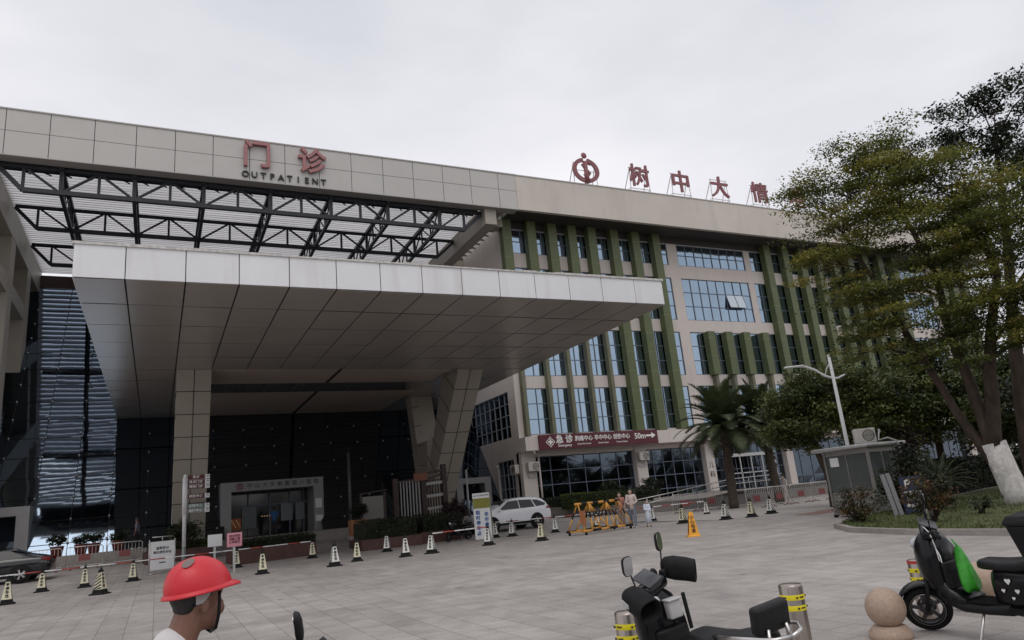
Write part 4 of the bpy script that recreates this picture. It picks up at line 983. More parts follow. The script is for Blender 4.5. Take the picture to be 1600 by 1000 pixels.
for i, (a, b) in enumerate(zip(fr, fr[1:])): crowd_fence((a[0]+.04, a[1]), (b[0]-.04, b[1]), 'steel crowd barrier with red feet near the ramp, %s from the left' % ordn[i])
for i, (a, b) in enumerate(zip(fr2, fr2[1:])): crowd_fence((a[0]+.04, a[1]), (b[0]-.04, b[1]), 'steel crowd barrier below the ramp rails, %s one' % ('left' if i == 0 else 'right'))
lf = [(-5.6, 41.3), (-3.9, 41.35), (-2.2, 41.4), (-.5, 41.45)]
for i, (a, b) in enumerate(zip(lf, lf[1:])): crowd_fence((a[0]+.04, a[1]), (b[0]-.04, b[1]), 'steel crowd barrier before the entrance steps right of the black car, %s from the left' % ordn[i])
m = MB()
wl = [(22.9, 43.6), (23.5, 42.0), (26.2, 37.4), (28.5, 36.4), (33, 35.9), (44, 35.9)]
for a, b in zip(wl, wl[1:]):
    m.bar((a[0], a[1], gz(*a)+.25), (b[0], b[1], gz(*b)+.25), .22, .62); m.bar((a[0], a[1], gz(*a)+.58), (b[0], b[1], gz(*b)+.58), .28, .05)
tag(m.build('low_wall', mat('grey_granite_wall', (.22, .20, .185), .7, var=.12, vscale=2)), 'low grey granite wall in front of the hedge bed and ramp', 'wall')
m = MB(); m.add([(23.0, 44, .46), (23.6, 42.1, .46), (26.3, 37.5, .46), (28.6, 36.5, .5), (33, 36, .98), (80, 36, .98), (80, 45.5, .98), (28.6, 45.5, .98), (23, 45.5, .46)], [tuple(range(9))])
m.build('terrace', GRANITE, kind='structure')
t = thing('ramp_handrail', 'double steel handrail climbing beside the access ramp', 'handrail', (26.5, 37.1, .4)); m = MB()
rp = [(-2.9, 5.0, .55), (-.2, .3, .62), (2.0, -.75, .88), (6.5, -1.1, 1.35), (11, -1.1, 1.4)]
for dz in (0, -.32): m.tube([(p[0], p[1], p[2]+dz) for p in rp], .03, 8)
for a, b in zip(rp, rp[1:]):
    for k in range(3):
        f = k/3; p = Vector(a).lerp(Vector(b), f); m.tube([(p.x, p.y, p.z), (p.x, p.y, -.2)], .022, 6)
m.build('rail', GALV, t)

# ---------------------------------------------------------------- forecourt furniture
t = thing('signpost', 'tall white signpost with red and teal direction blades by the left canopy pillar', 'signpost', (1.18, 38, gz(1, 38)))
m = MB(); m.tube([(0, 0, 0), (0, 0, .75)], .085, 12); m.build('post_foot', mat('grey_post', (.25, .26, .26), .5), t)
m = MB(); m.tube([(0, 0, .75), (0, 0, 3.95)], .085, 12); m.tube([(0, 0, 2.2), (0, 0, 3.9)], .115, 12); m.ell((0, 0, 3.98), (.09, .09, .1)); m.build('pole', WHITE, t)
for z, c, s in ((3.93, SIGNRED, '急诊'), (3.70, SIGNRED, '急诊门诊'), (3.48, SIGNRED, '感染门诊'), (3.03, SIGNRED, '体检中心'), (2.58, TEAL, '住院中心'), (2.36, mat('grey_blade', (.2, .21, .21), .5), '医技中心')):
    m = MB(); m.box((.12, -.02, z-.095), (.86, .02, z+.095)); b_ = m.build('direction_blade', c, t)
    m = MB(); m.text(s, .15, FACE(.47, -.024, z), .006, .002); m.build('lettering', LETTER, b_)
    m = MB(); m.box((.87, -.02, z-.1), (1.08, .02, z+.1)); m.build('arrow_plate', WHITE, b_); m = MB(); m.bar((.93, -.024, z-.04), (1.02, -.024, z+.05), .006, .02); m.bar((1.02, -.024, z+.05), (.95, -.024, z+.055), .006, .02); m.bar((1.02, -.024, z+.05), (1.025, -.024, z-.02), .006, .02); m.build('arrow_mark', BLKLETTER, b_)
t = thing('notice_stand', 'white framed standing notice board on feet, behind the man in the red helmet', 'notice board', (.25, 34.2, gz(.2, 34.2)), R(18))
m = MB(); m.box((-.47, -.03, .16), (.47, .03, 1.28)); m.build('panel', WHITE, t); m = MB()
for x in (-.5, .5): m.tube([(x, 0, .02), (x, 0, 1.36)], .028, 8); m.tube([(x, -.3, .02), (x, .3, .02)], .025, 6)
m.tube([(-.4, 0, 1.46), (.4, 0, 1.46)], .02, 6); m.tube([(0, 0, 1.28), (0, 0, 1.46)], .02, 6); m.build('frame', GALV, t)
m = MB(); m.text('温馨提示', .13, FACE(0, -.034, 1.0), .004, .002); m.text('请勿停放车辆', .12, FACE(0, -.034, .84), .004, .002); m.box((-.12, -.036, .42), (.12, -.032, .46)); m.build('lettering', BLKLETTER, t)
def post_board(label, x, y, w_, h, zt, c, txt, tc_):
    t = thing('post_sign', label, 'notice board', (x, y, gz(x, y)), R(10)); m = MB(); m.box((-.04, -.02, 0), (.04, .04, zt-h*.5)); m.build('post', GALV, t)
    m = MB(); m.cbox((0, -.05, zt-h/2), (w_, .04, h), bev=.01); b_ = m.build('board', c, t)
    if txt: m = MB(); [m.text(s, .1, FACE(0, -.075, zt-.12-.11*i), .004, .002) for i, s in enumerate(txt)]; m.build('lettering', tc_, b_)
post_board('small blank white board on a post before the planter', 2.18, 33.0, .56, .48, 1.38, WHITE, None, None)
post_board('small pink notice board on a white post before the planter', 2.62, 29.5, .54, .5, 1.42, mat('pink_board', (.62, .27, .33), .5), ['就诊须知', '请戴口罩', '保持距离'], SIGNRED)
t = thing('banner_stand', 'tall white and olive parking banner with blue vertical characters left of the white car', 'banner', (13.75, 31.9, gz(13, 31.9)), R(-14))
m = MB(); m.box((-.4, -.02, .02), (.4, .02, 2.12)); m.build('panel', WHITE, t); m = MB(); m.box((-.4, -.028, 1.42), (.4, -.021, 1.88)); m.build('olive_band', mat('olive_print', (.22, .22, .03), .5), t)
m = MB(); m.add([(.41, -.02, .02), (.41, .45, .02), (.41, .02, 2.1), (.46, -.02, .02), (.46, .45, .02), (.46, .02, 2.1)], [(0,1,2), (5,4,3), (0,3,4,1), (1,4,5,2), (2,5,3,0)]); m.build('side_brace', mat('greygreen_brace', (.20, .22, .17), .5), t)
m = MB()
for i, ch in enumerate('临时停车点'): m.text(ch, .21, FACE(-.2, -.026, 1.22-.235*i), .006, .006)
for i, ch in enumerate('老年患者'): m.text(ch, .21, FACE(.2, -.026, 1.12-.235*i), .006, .006)
m.build('lettering', mat('blue_print', (.03, .10, .33), .5), t)
m = MB(); m.text('中山大学附属医院', .075, FACE(.07, -.026, 2.0), .004, .002); m.ell((-.3, -.022, 2.0), (.04, .006, .04)); m.build('header_print', TEAL, t)
# planters with low hedges, display rack, info board, boxes, poles
def planter(label, a, b, wd, h):
    d = Vector(b)-Vector(a); l = d.length; t = thing('planter', label, 'planter', (*a, gz(*a)-.02), math.atan2(d.y, d.x)); m = MB()
    m.box((0, 0, 0), (l, .12, h)); m.box((0, wd-.12, 0), (l, wd, h)); m.box((0, .12, 0), (.12, wd-.12, h)); m.box((l-.12, .12, 0), (l, wd-.12, h)); m.build('tiled_box', BRICKRED, t)
    m = MB(); m.box((.12, .12, 0), (l-.12, wd-.12, h-.08)); m.build('soil', SOIL, t)
planter('red-brown tiled planter left of the entrance lane', (3.1, 33.9), (6.6, 34.6), 1.5, .62)
planter('red-brown tiled planter below the wooden display rack', (8.4, 33.4), (11.2, 33.3), 3.0, .5)
planter('red-brown tiled planter behind the parking banner', (11.3, 33.6), (13.7, 34.0), 2.6, .55)
planter('red-brown tiled planter around the left canopy pillar', (-.4, 39.6), (2.7, 39.9), 1.8, .6)
hedge('low dark hedge in the planter left of the entrance lane', [(3.2, 34.7), (6.5, 35.3)], .45, 1.2, L_DRK, 71, zoff=.5, nm='low_hedge')
hedge('low dark hedge in the planter below the display rack', [(8.6, 34.7), (11.1, 34.7)], .85, 2.2, L_DRK, 72, zoff=.4, nm='low_hedge')
hedge('low dark hedge in the planter behind the parking banner', [(11.4, 34.9), (13.6, 35.3)], .8, 1.9, L_DRK, 73, zoff=.45, nm='low_hedge')
hedge('low dark hedge around the left canopy pillar', [(-.3, 40.5), (2.6, 40.8)], .35, 1.4, L_MID, 74, zoff=.5, nm='low_hedge')
shrub('ball_shrub', 'dark clipped ball shrub at the foot of the left canopy pillar', (1.3, 39.9, .8), [(1.3, 39.9, 1.65, .82)], 70, 60, .12, .055, L_DRK, 75)
shrub('ball_shrub', 'dark reddish dome shrub between the display rack and the parking banner', (14.1, 36.3, .4), [(14.1, 36.3, 1.45, .8), (13.6, 35.6, 1.2, .5)], 70, 60, .12, .055, L_RED, 76)
t = thing('display_rack', 'dark red wooden display rack with pale slats in front of the right canopy pillar', 'display rack', (11.3, 37.5, gz(11, 37.5)))
for x, h in ((0, 3.15), (1.55, 3.1), (2.75, 3.75)):
    m = MB(); m.box((x-.13, -.13, 0), (x+.13, .13, h)); m.build('post', WOOD, t)
m = MB(); m.bar((.13, 0, 2.95), (1.42, 0, 3.1), .1, .1); m.bar((1.68, 0, 3.0), (2.62, 0, 3.2), .1, .1); m.bar((1.6, -.12, 3.3), (2.75, -.12, 3.45), .05, .12); m.bar((.13, 0, .65), (2.62, 0, .7), .1, .1); m.build('top_beam', WOOD, t)
m = MB()
for i in range(7): x = .28+.17*i; m.box((x-.02, -.06, .7), (x+.03, .06, 2.95+.1*i/7))
m.build('upright_slat', mat('pale_slat', (.30, .29, .28), .5), t); m = MB()
for i in range(6): x = 1.8+.15*i; m.box((x-.03, -.04, .72), (x+.03, .04, 3.0))
m.build('dark_slat', WOOD, t); m = MB()
for z in (.95, 1.45, 2.1, 2.75): m.bar((1.68, -.08, z), (2.62, -.08, z+.06), .05, .15)
m.build('shelf', mat('pale_slat', (.3, .29, .28), .5), t); m = MB(); m.box((1.0, -.2, 2.95), (1.75, -.15, 3.35)); m.build('orange_notice', mat('orange_notice', (.16, .05, .02), .5), t)
t = thing('info_board', 'grey information board in a dark frame left of the display rack', 'information board', (10.1, 37.6, gz(10, 37.6)))
m = MB(); m.box((-.55, -.03, .85), (.55, .03, 2.35)); m.build('panel', mat('dull_board', (.17, .155, .145), .5), t); m = MB()
for x in (-.62, .62): m.box((x-.06, -.06, 0), (x+.06, .06, 2.5))
m.bar((-.7, 0, 2.5), (.7, 0, 2.62), .3, .06); m.build('frame', WOOD, t)
for i, (x, lb) in enumerate(((9.2, 'orange box left of the information board, dark plant on top'), (10.5, 'orange box under the information board'))):
    t = thing('planter_box', lb, 'planter box', (x, 37.2, gz(x, 37.2))); m = MB(); m.box((-.45, -.3, .5), (.45, .3, 1.25 if i == 0 else .95)); m.build('box', mat('orange_wood', (.26, .105, .045), .6, var=.1), t); m = MB(); m.box((-.4, -.25, 0), (.4, .25, .5)); m.build('plinth', CONC, t)
    if i == 0: C, P, K = clumps([(x, 37.2, 1.95, .4)], 120, 60, .09, .8, 80); leaf_mesh('plant', P, .05, L_DRK, t, .4, 80, loc=(x, 37.2, gz(x, 37.2)), clump=K)
t = thing('lamp_pole', 'slender dark pole with a small lamp head in the entrance lane', 'pole', (10.3, 43.5, gz(10, 43.5))); m = MB(); m.tube([(0, 0, 0), (0, 0, 5.0)], .09, 10); m.build('pole', mat('grey_pole', (.08, .08, .085), .5), t); m = MB(); m.tube([(0, 0, 5.0), (0, 0, 5.35)], .16, 10); m.build('lamp_head', BLACK, t); m = MB(); m.box((-.22, -.22, 0), (.22, .22, .25)); m.build('pole_base', CONC, t)
t = thing('flag_pole', 'thin pale grey pole behind the parking banner', 'pole', (15.4, 37.5, gz(15, 37.5))); m = MB(); m.tube([(0, 0, 0), (0, 0, 3.3)], .055, 10); m.build('pole', mat('pale_pole', (.3, .3, .3), .5), t); m = MB(); m.ell((0, 0, 3.32), (.06, .06, .05)); m.build('cap', GALV, t)
for i, (x, lb) in enumerate(((-4.7, 'round clipped bush in a red pot, leftmost on the entrance steps'), (-3.6, 'spiky plant in a red pot, second on the entrance steps'), (-3.0, 'spiky plant in a red pot, third on the entrance steps'), (-1.85, 'spiky plant in a red pot, rightmost on the entrance steps'))):
    t = thing('potted_plant', lb, 'potted plant', (x, 46.2, 1.09), group='potted plants on the steps'); m = MB(); m.lathe([(0, 0), (.24, 0), (.33, .5), (.35, .52), (.3, .52), (.28, .45), (0, .45)], 16); m.build('pot', mat('red_pot', (.17, .035, .03), .5), t)
    if i == 0: L_ = [(x, 46.2, 1.95, .42)]
    else: L_ = [(x-.2, 46.2, 1.85, .2), (x+.2, 46.2, 1.95, .2), (x, 46.2, 1.75, .2)]
    C, P, K = clumps(L_, 150, 40, .07 if i == 0 else .12, .8, 90+i); leaf_mesh('plant', P, .06, L_DRK, t, .3, 90+i, loc=(x, 46.2, 1.09), clump=K)

# ---------------------------------------------------------------- booth, lamp, blue board
t = thing('guard_booth', 'small glazed steel guard booth with wide flat roof at the lawn corner', 'guard booth', (21.2, 16.5, gz(21, 16.5)))
BG = bpy.data.materials.new('booth_glass'); BG.use_nodes = True; q = BG.node_tree.nodes['Principled BSDF']; q.inputs['Base Color'].default_value = (.30, .32, .31, 1); q.inputs['Roughness'].default_value = .04; q.inputs['Transmission Weight'].default_value = .75; q.inputs['IOR'].default_value = 1.15
BS = mat('dull_stainless', (.27, .26, .245), .4, .6, var=.12, vscale=3)
W_, D_, H_ = 1.35, 1.75, 2.25
m = MB()
for x, y in ((0, 0), (W_, 0), (0, D_), (W_, D_)): m.box((x-.04, y-.04, .12), (x+.04, y+.04, H_))
m.box((-.03, -.03, .12), (W_+.03, D_+.03, .2)); m.box((0, .04, .2), (.03, D_-.04, .85)); m.box((.04, 0, .2), (W_-.04, .03, .85)); m.box((W_-.03, .04, .2), (W_, D_-.04, H_)); m.box((.04, D_-.03, .2), (W_-.04, D_, .85))
m.box((-.02, -.02, 2.08), (W_+.02, D_+.02, H_)); m.box((-.01, D_/2-.02, .85), (.03, D_/2+.02, 2.08)); m.box((W_/2-.02, -.01, .85), (W_/2+.02, .03, 2.08)); m.build('steel_frame', BS, t)
m = MB(); m.box((.005, .045, .86), (.017, D_-.045, 2.07)); m.box((.045, .005, .86), (W_-.045, .017, 2.07)); m.box((.045, D_-.018, .86), (W_-.045, D_-.006, 2.07)); m.build('glazing', BG, t)
m = MB(); m.cbox((W_/2, D_/2, H_+.06), (W_+.62, D_+.62, .13), bev=.05); m.build('roof', mat('pale_steel_roof', (.42, .41, .40), .4, .5, var=.1), t)
m = MB(); m.box((-.012, D_-.55, 1.72), (-.002, D_-.2, 2.02)); m.build('paper_notice', WHITE, t)
m = MB(); m.cbox((0, .02, .06), (.1, .1, .12)); m.cbox((W_, .02, .06), (.1, .1, .12)); m.cbox((0, D_, .06), (.1, .1, .12)); m.build('foot', RUBBER, t)
m = MB(); m.tube([(1.0, .1, H_+.5), (.7, -.1, H_+.55), (.5, -.15, H_+.2), (.75, -.32, H_+.25), (1.1, -.38, H_+.12), (1.15, -.4, H_-.2), (1.05, -.36, H_-.45)], .03, 6); tag(m.build('drain_hose', mat('white_hose', (.5, .49, .47), .5)), 'white hose hanging from the booth air conditioner', 'hose'); bpy.data.objects['drain_hose'].location = (21.2, 16.5, gz(21, 16.5))
t = thing('street_lamp', 'white street lamp with curved arm and slanted top behind the guard booth', 'street lamp', (23.3, 18.9, gz(23, 18.9)))
m = MB(); m.tube([(0, 0, 0), (0, 0, 5.95)], [.085, .055], 12); m.tube([(0, 0, 2.3), (0, 0, 2.4)], .11, 10); m.build('pole', WHITE, t)
ax = Vector((-.86, .50, 0))
m = MB(); ap = [(.35, 5.05), (.12, 4.98), (0, 5.0), (-.0, 5.02)]
m.tube([ax*u + Vector((0, 0, z)) for u, z in ((-.45, 5.12), (-.2, 5.02), (0, 5.02), (.3, 5.15), (.6, 5.4), (.95, 5.58), (1.35, 5.62))], [.035, .04, .045, .045, .04, .04, .03], 10); m.tube([ax*.3 + Vector((0, 0, 5.16)), ax*.16 + Vector((0, 0, 5.45)), Vector((0, 0, 5.62))], .022, 6); m.build('arm', WHITE, t)
m = MB(); q_ = Matrix.Translation(ax*1.3 + Vector((0, 0, 5.62))) @ Matrix.Rotation(math.atan2(ax.y, ax.x), 4, 'Z'); m.cbox((.1, 0, 0), (.75, .2, .07), 0, q_, bev=.03); m.build('lamp_head', WHITE, t)
t = thing('parking_board', 'dark blue parking board with white P and grey panels leaning beside it', 'sign', (19.9, 14.6, lawn_z(19.9, 14.6)-.02), R(-30))
m = MB(); m.box((-.02, -.02, .05), (.62, .02, 1.1)); m.build('panel', BLUEPL, t); m = MB(); m.text('P', .34, FACE(.18, -.024, .88), .006, .012); m.text('车位已满', .13, FACE(.3, -.024, .62), .006, .002); m.text('请勿进入', .13, FACE(.3, -.024, .44), .006, .002); m.text('谢谢配合', .13, FACE(.3, -.024, .26), .006, .002); m.build('lettering', LETTER, t)
m = MB(); m.box((-.32, -.3, .02), (-.2, -.25, 1.3), 0, Matrix.Rotation(R(-8), 4, 'Y')); m.box((-.48, -.32, .02), (-.36, -.27, 1.3), 0, Matrix.Rotation(R(-8), 4, 'Y')); m.build('leaning_panel', mat('grey_panel', (.24, .24, .25), .5), t)

# ---------------------------------------------------------------- bollards and stone balls
def bollard(label, x, y, h, r):
    t = thing('steel_bollard', label, 'bollard', (x, y, gz(x, y)), R(random.uniform(-30, 30)), group='steel bollards'); m = MB()
    m.lathe([(r, 0), (r, h-.02), (r-.004, h-.008), (r-.012, h), (0, h+.002)], 32); m.build('post', mat('brownish_stainless', (.40, .35, .31), .28, .9, var=.18, vscale=9, stretch=(1, 1, .15)), t)
    for z in (h-.13, h-.22):
        m = MB(); m.lathe([(r+.0015, z), (r+.0025, z+.004), (r+.0025, z+.041), (r+.0015, z+.045)], 32); b_ = m.build('yellow_band', YELLOW, t)
        m = MB()
        for k in range(4):
            a = R(90*k+20); Q = Matrix.Rotation(a, 4, 'Z') @ FACE(0, -r-.0035, z+.0225)
            m.prism([(-.012, -.008), (.012, -.008), (.012, .008), (-.012, .008)], .001, 0, Q @ Matrix.Translation((-.045, 0, 0)))
            for i, ch in enumerate('禁止停车'): m.text(ch, .016, Matrix.Rotation(a + (.012*i-.008)/r, 4, 'Z') @ FACE(0, -r-.0035, z+.0225), .001, .0006)
        m.build('band_print', BLKLETTER, b_)
    return t
bollard('steel bollard with two yellow bands behind the front of the middle scooter', 3.48, 5.27, .64, .098)
bollard('steel bollard with two yellow bands behind the scooter backrest', 5.19, 5.13, .64, .105)
b3 = bollard('steel bollard with red and yellow bands behind the right scooter wheel', 7.35, 5.4, .60, .10)
m = MB(); m.lathe([(.1015, .562), (.1025, .566), (.1025, .588), (.1015, .592)], 32); m.build('red_band', mat('red_tape', (.5, .03, .03), .4), b3)
GRAN = mat('pink_granite', (.40, .29, .22), .55, var=.16, vscale=30, bump=.08, bscale=120)
def ball(label, x, y, r):
    t = thing('stone_ball', label, 'stone ball', (x, y, gz(x, y)), group='granite ball bollards'); m = MB()
    m.lathe([(0, 0), (r*1.06, 0), (r*1.08, .02), (r*1.06, .06), (r*.86, .10), (r*.78, .115), (0, .115)], 40); m.build('pedestal', GRAN, t)
    m = MB(); m.ell((0, 0, .10+r*.95), (r, r, r), n=48); m.build('ball', GRAN, t)
ball('granite ball bollard standing free left of the right scooter', 6.36, 5.12, .182)
ball('granite ball bollard half hidden behind the right scooter footboard', 8.09, 5.28, .2)
# ---------------------------------------------------------------- bodies grown as one surface from swept limbs
def fused(name, prims, voxel, material, parent, smooth=4):
    m = MB()
    for p in prims:
        if p[0] == 'e': m.ell(p[1], p[2], n=14, M=p[3] if len(p) > 3 else None)
        else:
            pts, rs = p[1], p[2]; m.tube(pts, rs, 12)
            for q, r in zip(pts, rs): m.ell(q, (r, r, r), n=12)
    o = m.build(name, material, parent)
    a = o.modifiers.new('r', 'REMESH'); a.mode = 'VOXEL'; a.voxel_size = voxel; a.use_smooth_shade = True
    b = o.modifiers.new('s', 'SMOOTH'); b.iterations = smooth; b.factor = .5
    bpy.context.view_layer.update()
    me = bpy.data.meshes.new_from_object(o.evaluated_get(bpy.context.evaluated_depsgraph_get()))
    o.modifiers.clear(); old = o.data; o.data = me; bpy.data.meshes.remove(old)
    me.polygons.foreach_set('use_smooth', [True]*len(me.polygons)); me.name = name
    if not me.materials: me.materials.append(material)
    return o
def hand(prims, w, d, s=1., side=1, curl=.35):      # palm, four unequal bent fingers, thumb from the side of the palm
    w = Vector(w); d = Vector(d).normalized(); sd = d.cross(Vector((0, 1, 0)))
    if sd.length < .1: sd = d.cross(Vector((0, 0, 1)))
    sd.normalize(); nn = sd.cross(d).normalized()*side
    for k in (-1.2, -.4, .4, 1.2): prims.append(('t', [w, w + d*.085*s + sd*k*.018*s], [.016*s, .013*s]))
    for k, l in ((-1.3, .062), (-.45, .075), (.42, .08), (1.25, .07)):
        a = w + d*.09*s + sd*k*.019*s; b = a + (d*math.cos(curl) + nn*math.sin(curl))*l*.5*s; c = b + (d*math.cos(curl*2.6) + nn*math.sin(curl*2.6))*l*.5*s
        prims.append(('t', [a, b, c], [.0095*s, .0085*s, .007*s]))
    a = w + d*.03*s + sd*.028*s; prims.append(('t', [a, a + (sd*.75 + d*.6 + nn*.3)*.04*s, a + (sd*.75 + d*1.3 + nn*.6)*.055*s], [.012*s, .0105*s, .008*s]))
def headprims(c, s, yaw=0):
    Q = Matrix.Translation(c) @ Matrix.Rotation(yaw, 4, 'Z') @ Matrix.Scale(s, 4); E = lambda p, r: ('e', p, r, Q)
    return [E((0, 0, .025), (.097, .077, .1)), E((.03, 0, -.05), (.066, .06, .072)), E((.062, 0, -.098), (.03, .03, .026)), E((.1, 0, -.026), (.017, .013, .02)), E((.09, 0, -.005), (.014, .010, .024)), E((.07, .035, -.04), (.03, .024, .03)), E((.07, -.035, -.04), (.03, .024, .03)), E((.085, 0, -.068), (.014, .024, .010)), E((.08, 0, .03), (.02, .05, .022)),
            E((-.005, .078, -.02), (.02, .010, .032)), E((-.005, -.078, -.02), (.02, .010, .032))], Q
def person(label, loc, rz, h, top, legs, hairm, pose=None, hair='short', skirt=None, skin=SKINPALE, shoes=WHITE, sleeves=.5, group=None):
    pose = pose or {}
    t = thing('person', label, 'person', loc, rz, group=group); s = h/1.7; V = lambda x, y, z: Vector((x*s, y*s, z*s))
    st = pose.get('stride', .06); hip = V(0, 0, .9); J = {}
    for sg in (1, -1):
        J['h', sg] = V(0, .085*sg, .88); J['k', sg] = V(.03 + st*sg*.8, .09*sg, .48); J['a', sg] = V(-.02 + st*sg*1.6, .09*sg, .075)
        J['s', sg] = V(0, .165*sg, 1.385)
        el, wr = pose.get(('arm', sg), ((.0, .215, 1.10), (.07, .215, .86))); J['e', sg] = V(el[0], el[1]*sg, el[2]); J['w', sg] = V(wr[0], wr[1]*sg, wr[2])
    hp, Q = headprims(V(.02, 0, 1.57), s, pose.get('look', 0))
    pr = list(hp) + [('t', [V(0, 0, 1.38), V(.005, 0, 1.52)], [.055*s, .05*s]), ('t', [V(0, 0, .93), V(0, 0, 1.1), V(0, 0, 1.3)], [.11*s, .105*s, .11*s]), ('t', [V(0, .1, 1.34), V(0, -.1, 1.34)], [.075*s, .075*s])]
    for sg in (1, -1):
        pr += [('t', [J['h', sg], J['k', sg], J['a', sg]], [.078*s, .052*s, .036*s]), ('t', [J['a', sg], J['a', sg] + V(.15, .01*sg, -.045)], [.034*s, .026*s]),
               ('t', [J['s', sg], J['e', sg], J['w', sg]], [.044*s, .034*s, .025*s])]
        hand(pr, J['w', sg], (J['w', sg]-J['e', sg]), s, sg)
    fused('body', pr, .011, skin, t, 2)
    tp = [('t', [V(0, 0, .88), V(0, 0, 1.1), V(0, 0, 1.28)], [.135*s, .125*s, .13*s]), ('t', [V(0, .12, 1.355), V(0, -.12, 1.355)], [.085*s, .085*s])]
    for sg in (1, -1):
        e = J['s', sg].lerp(J['e', sg], min(1, sleeves*2)); pts = [J['s', sg], e]
        if sleeves > .5: pts.append(J['e', sg].lerp(J['w', sg], (sleeves-.5)*1.8))
        tp.append(('t', pts, [.062*s, .054*s, .045*s][:len(pts)]))
    fused('top', tp, .014, top, t, 3)
    if skirt: m = MB(); m.lathe([(.13*s, 1.0*s), (.17*s, .8*s), (skirt[1]*s, skirt[0]*s), (skirt[1]*s*.96, skirt[0]*s), (.1*s, .98*s)], 20); m.build('skirt', legs, t)
    else:
        lp = [('t', [V(0, .05, .9), V(0, -.05, .9)], [.115*s, .115*s])]
        for sg in (1, -1): lp.append(('t', [J['h', sg], J['k', sg], J['a', sg] + V(0, 0, .02)], [.098*s, .074*s, .064*s]))
        fused('trousers', lp, .014, legs, t, 2)
    for sg in (1, -1): fused('shoe', [('t', [J['a', sg] + V(-.03, 0, -.035), J['a', sg] + V(.16, .012*sg, -.045)], [.040*s, .030*s])], .01, shoes, t, 2)
    hr = [('e', (-.012, 0, .05), (.104, .086, .095), Q), ('e', (-.035, 0, .01), (.078, .084, .085), Q)]
    if hair == 'long': hr += [('e', (-.055, 0, -.09), (.055, .085, .15), Q)]
    if hair == 'bun': hr += [('e', (-.1, 0, .07), (.045, .045, .045), Q)]
    o = fused('hair', hr, .010, hairm, t, 2); return t
blouse = mat('pale_pink_blouse', (.58, .48, .45), .8, var=.06); jeans = mat('blue_grey_jeans', (.17, .19, .23), .8, var=.15)
person('person in a pale blouse and wide blue-grey jeans beside the yellow barricade', (18.55, 26.6, 0.0), R(-125), 1.66, blouse, jeans, HAIR, {'stride': .10, ('arm', 1): ((.03, .24, 1.12), (.2, .08, 1.02)), ('arm', -1): ((.03, .22, 1.12), (.2, .10, 1.0))}, 'long', sleeves=.9)
person('person in a salmon top half hidden behind the yellow barricade', (18.45, 27.3, 0.0), R(-140), 1.56, mat('salmon_top', (.45, .20, .16), .8), mat('tan_trousers', (.28, .20, .16), .8), HAIR, {'stride': .02}, 'long', sleeves=.3)
person('child in a white and light blue dress standing right of the barricade', (18.9, 26.0, 0.0), R(-110), 1.12, mat('white_blue_dress', (.60, .66, .76), .8, var=.12, vscale=6), mat('white_blue_skirt', (.60, .65, .74), .8, var=.1, vscale=7), HAIR, {('arm', 1): ((.05, .2, 1.12), (.19, .1, 1.0)), ('arm', -1): ((.05, .2, 1.12), (.19, .1, 1.04))}, 'bun', skirt=(.28, .23), shoes=RUBBER, sleeves=.9)
person('person in pale clothes walking behind the crowd barriers with one arm bent', (33.0, 31.6, gz(33, 31.6)), R(160), 1.68, mat('pale_shirt', (.56, .50, .47), .8), mat('pale_trousers', (.54, .49, .46), .8), HAIR, {'stride': .12, ('arm', -1): ((-.02, .28, 1.14), (.1, .14, .98))}, 'short', sleeves=.8)
person('person in a dim grey-violet shirt walking on the entrance steps at the left glass', (-.95, 46.6, 1.09), R(170), 1.68, mat('violet_grey_shirt', (.16, .145, .18), .8), mat('dark_trousers', (.02, .02, .025), .8), HAIR, {'stride': .1}, 'short', skin=SKIN, sleeves=.4)
person('person in a blue shirt seen from behind in the entrance portal', (6.6, 47.9, 1.09), R(80), 1.68, mat('deep_blue_shirt', (.02, .10, .26), .8), mat('dark_trousers', (.02, .02, .025), .8), HAIR, None, 'short', skin=SKIN, shoes=RUBBER, sleeves=.4)

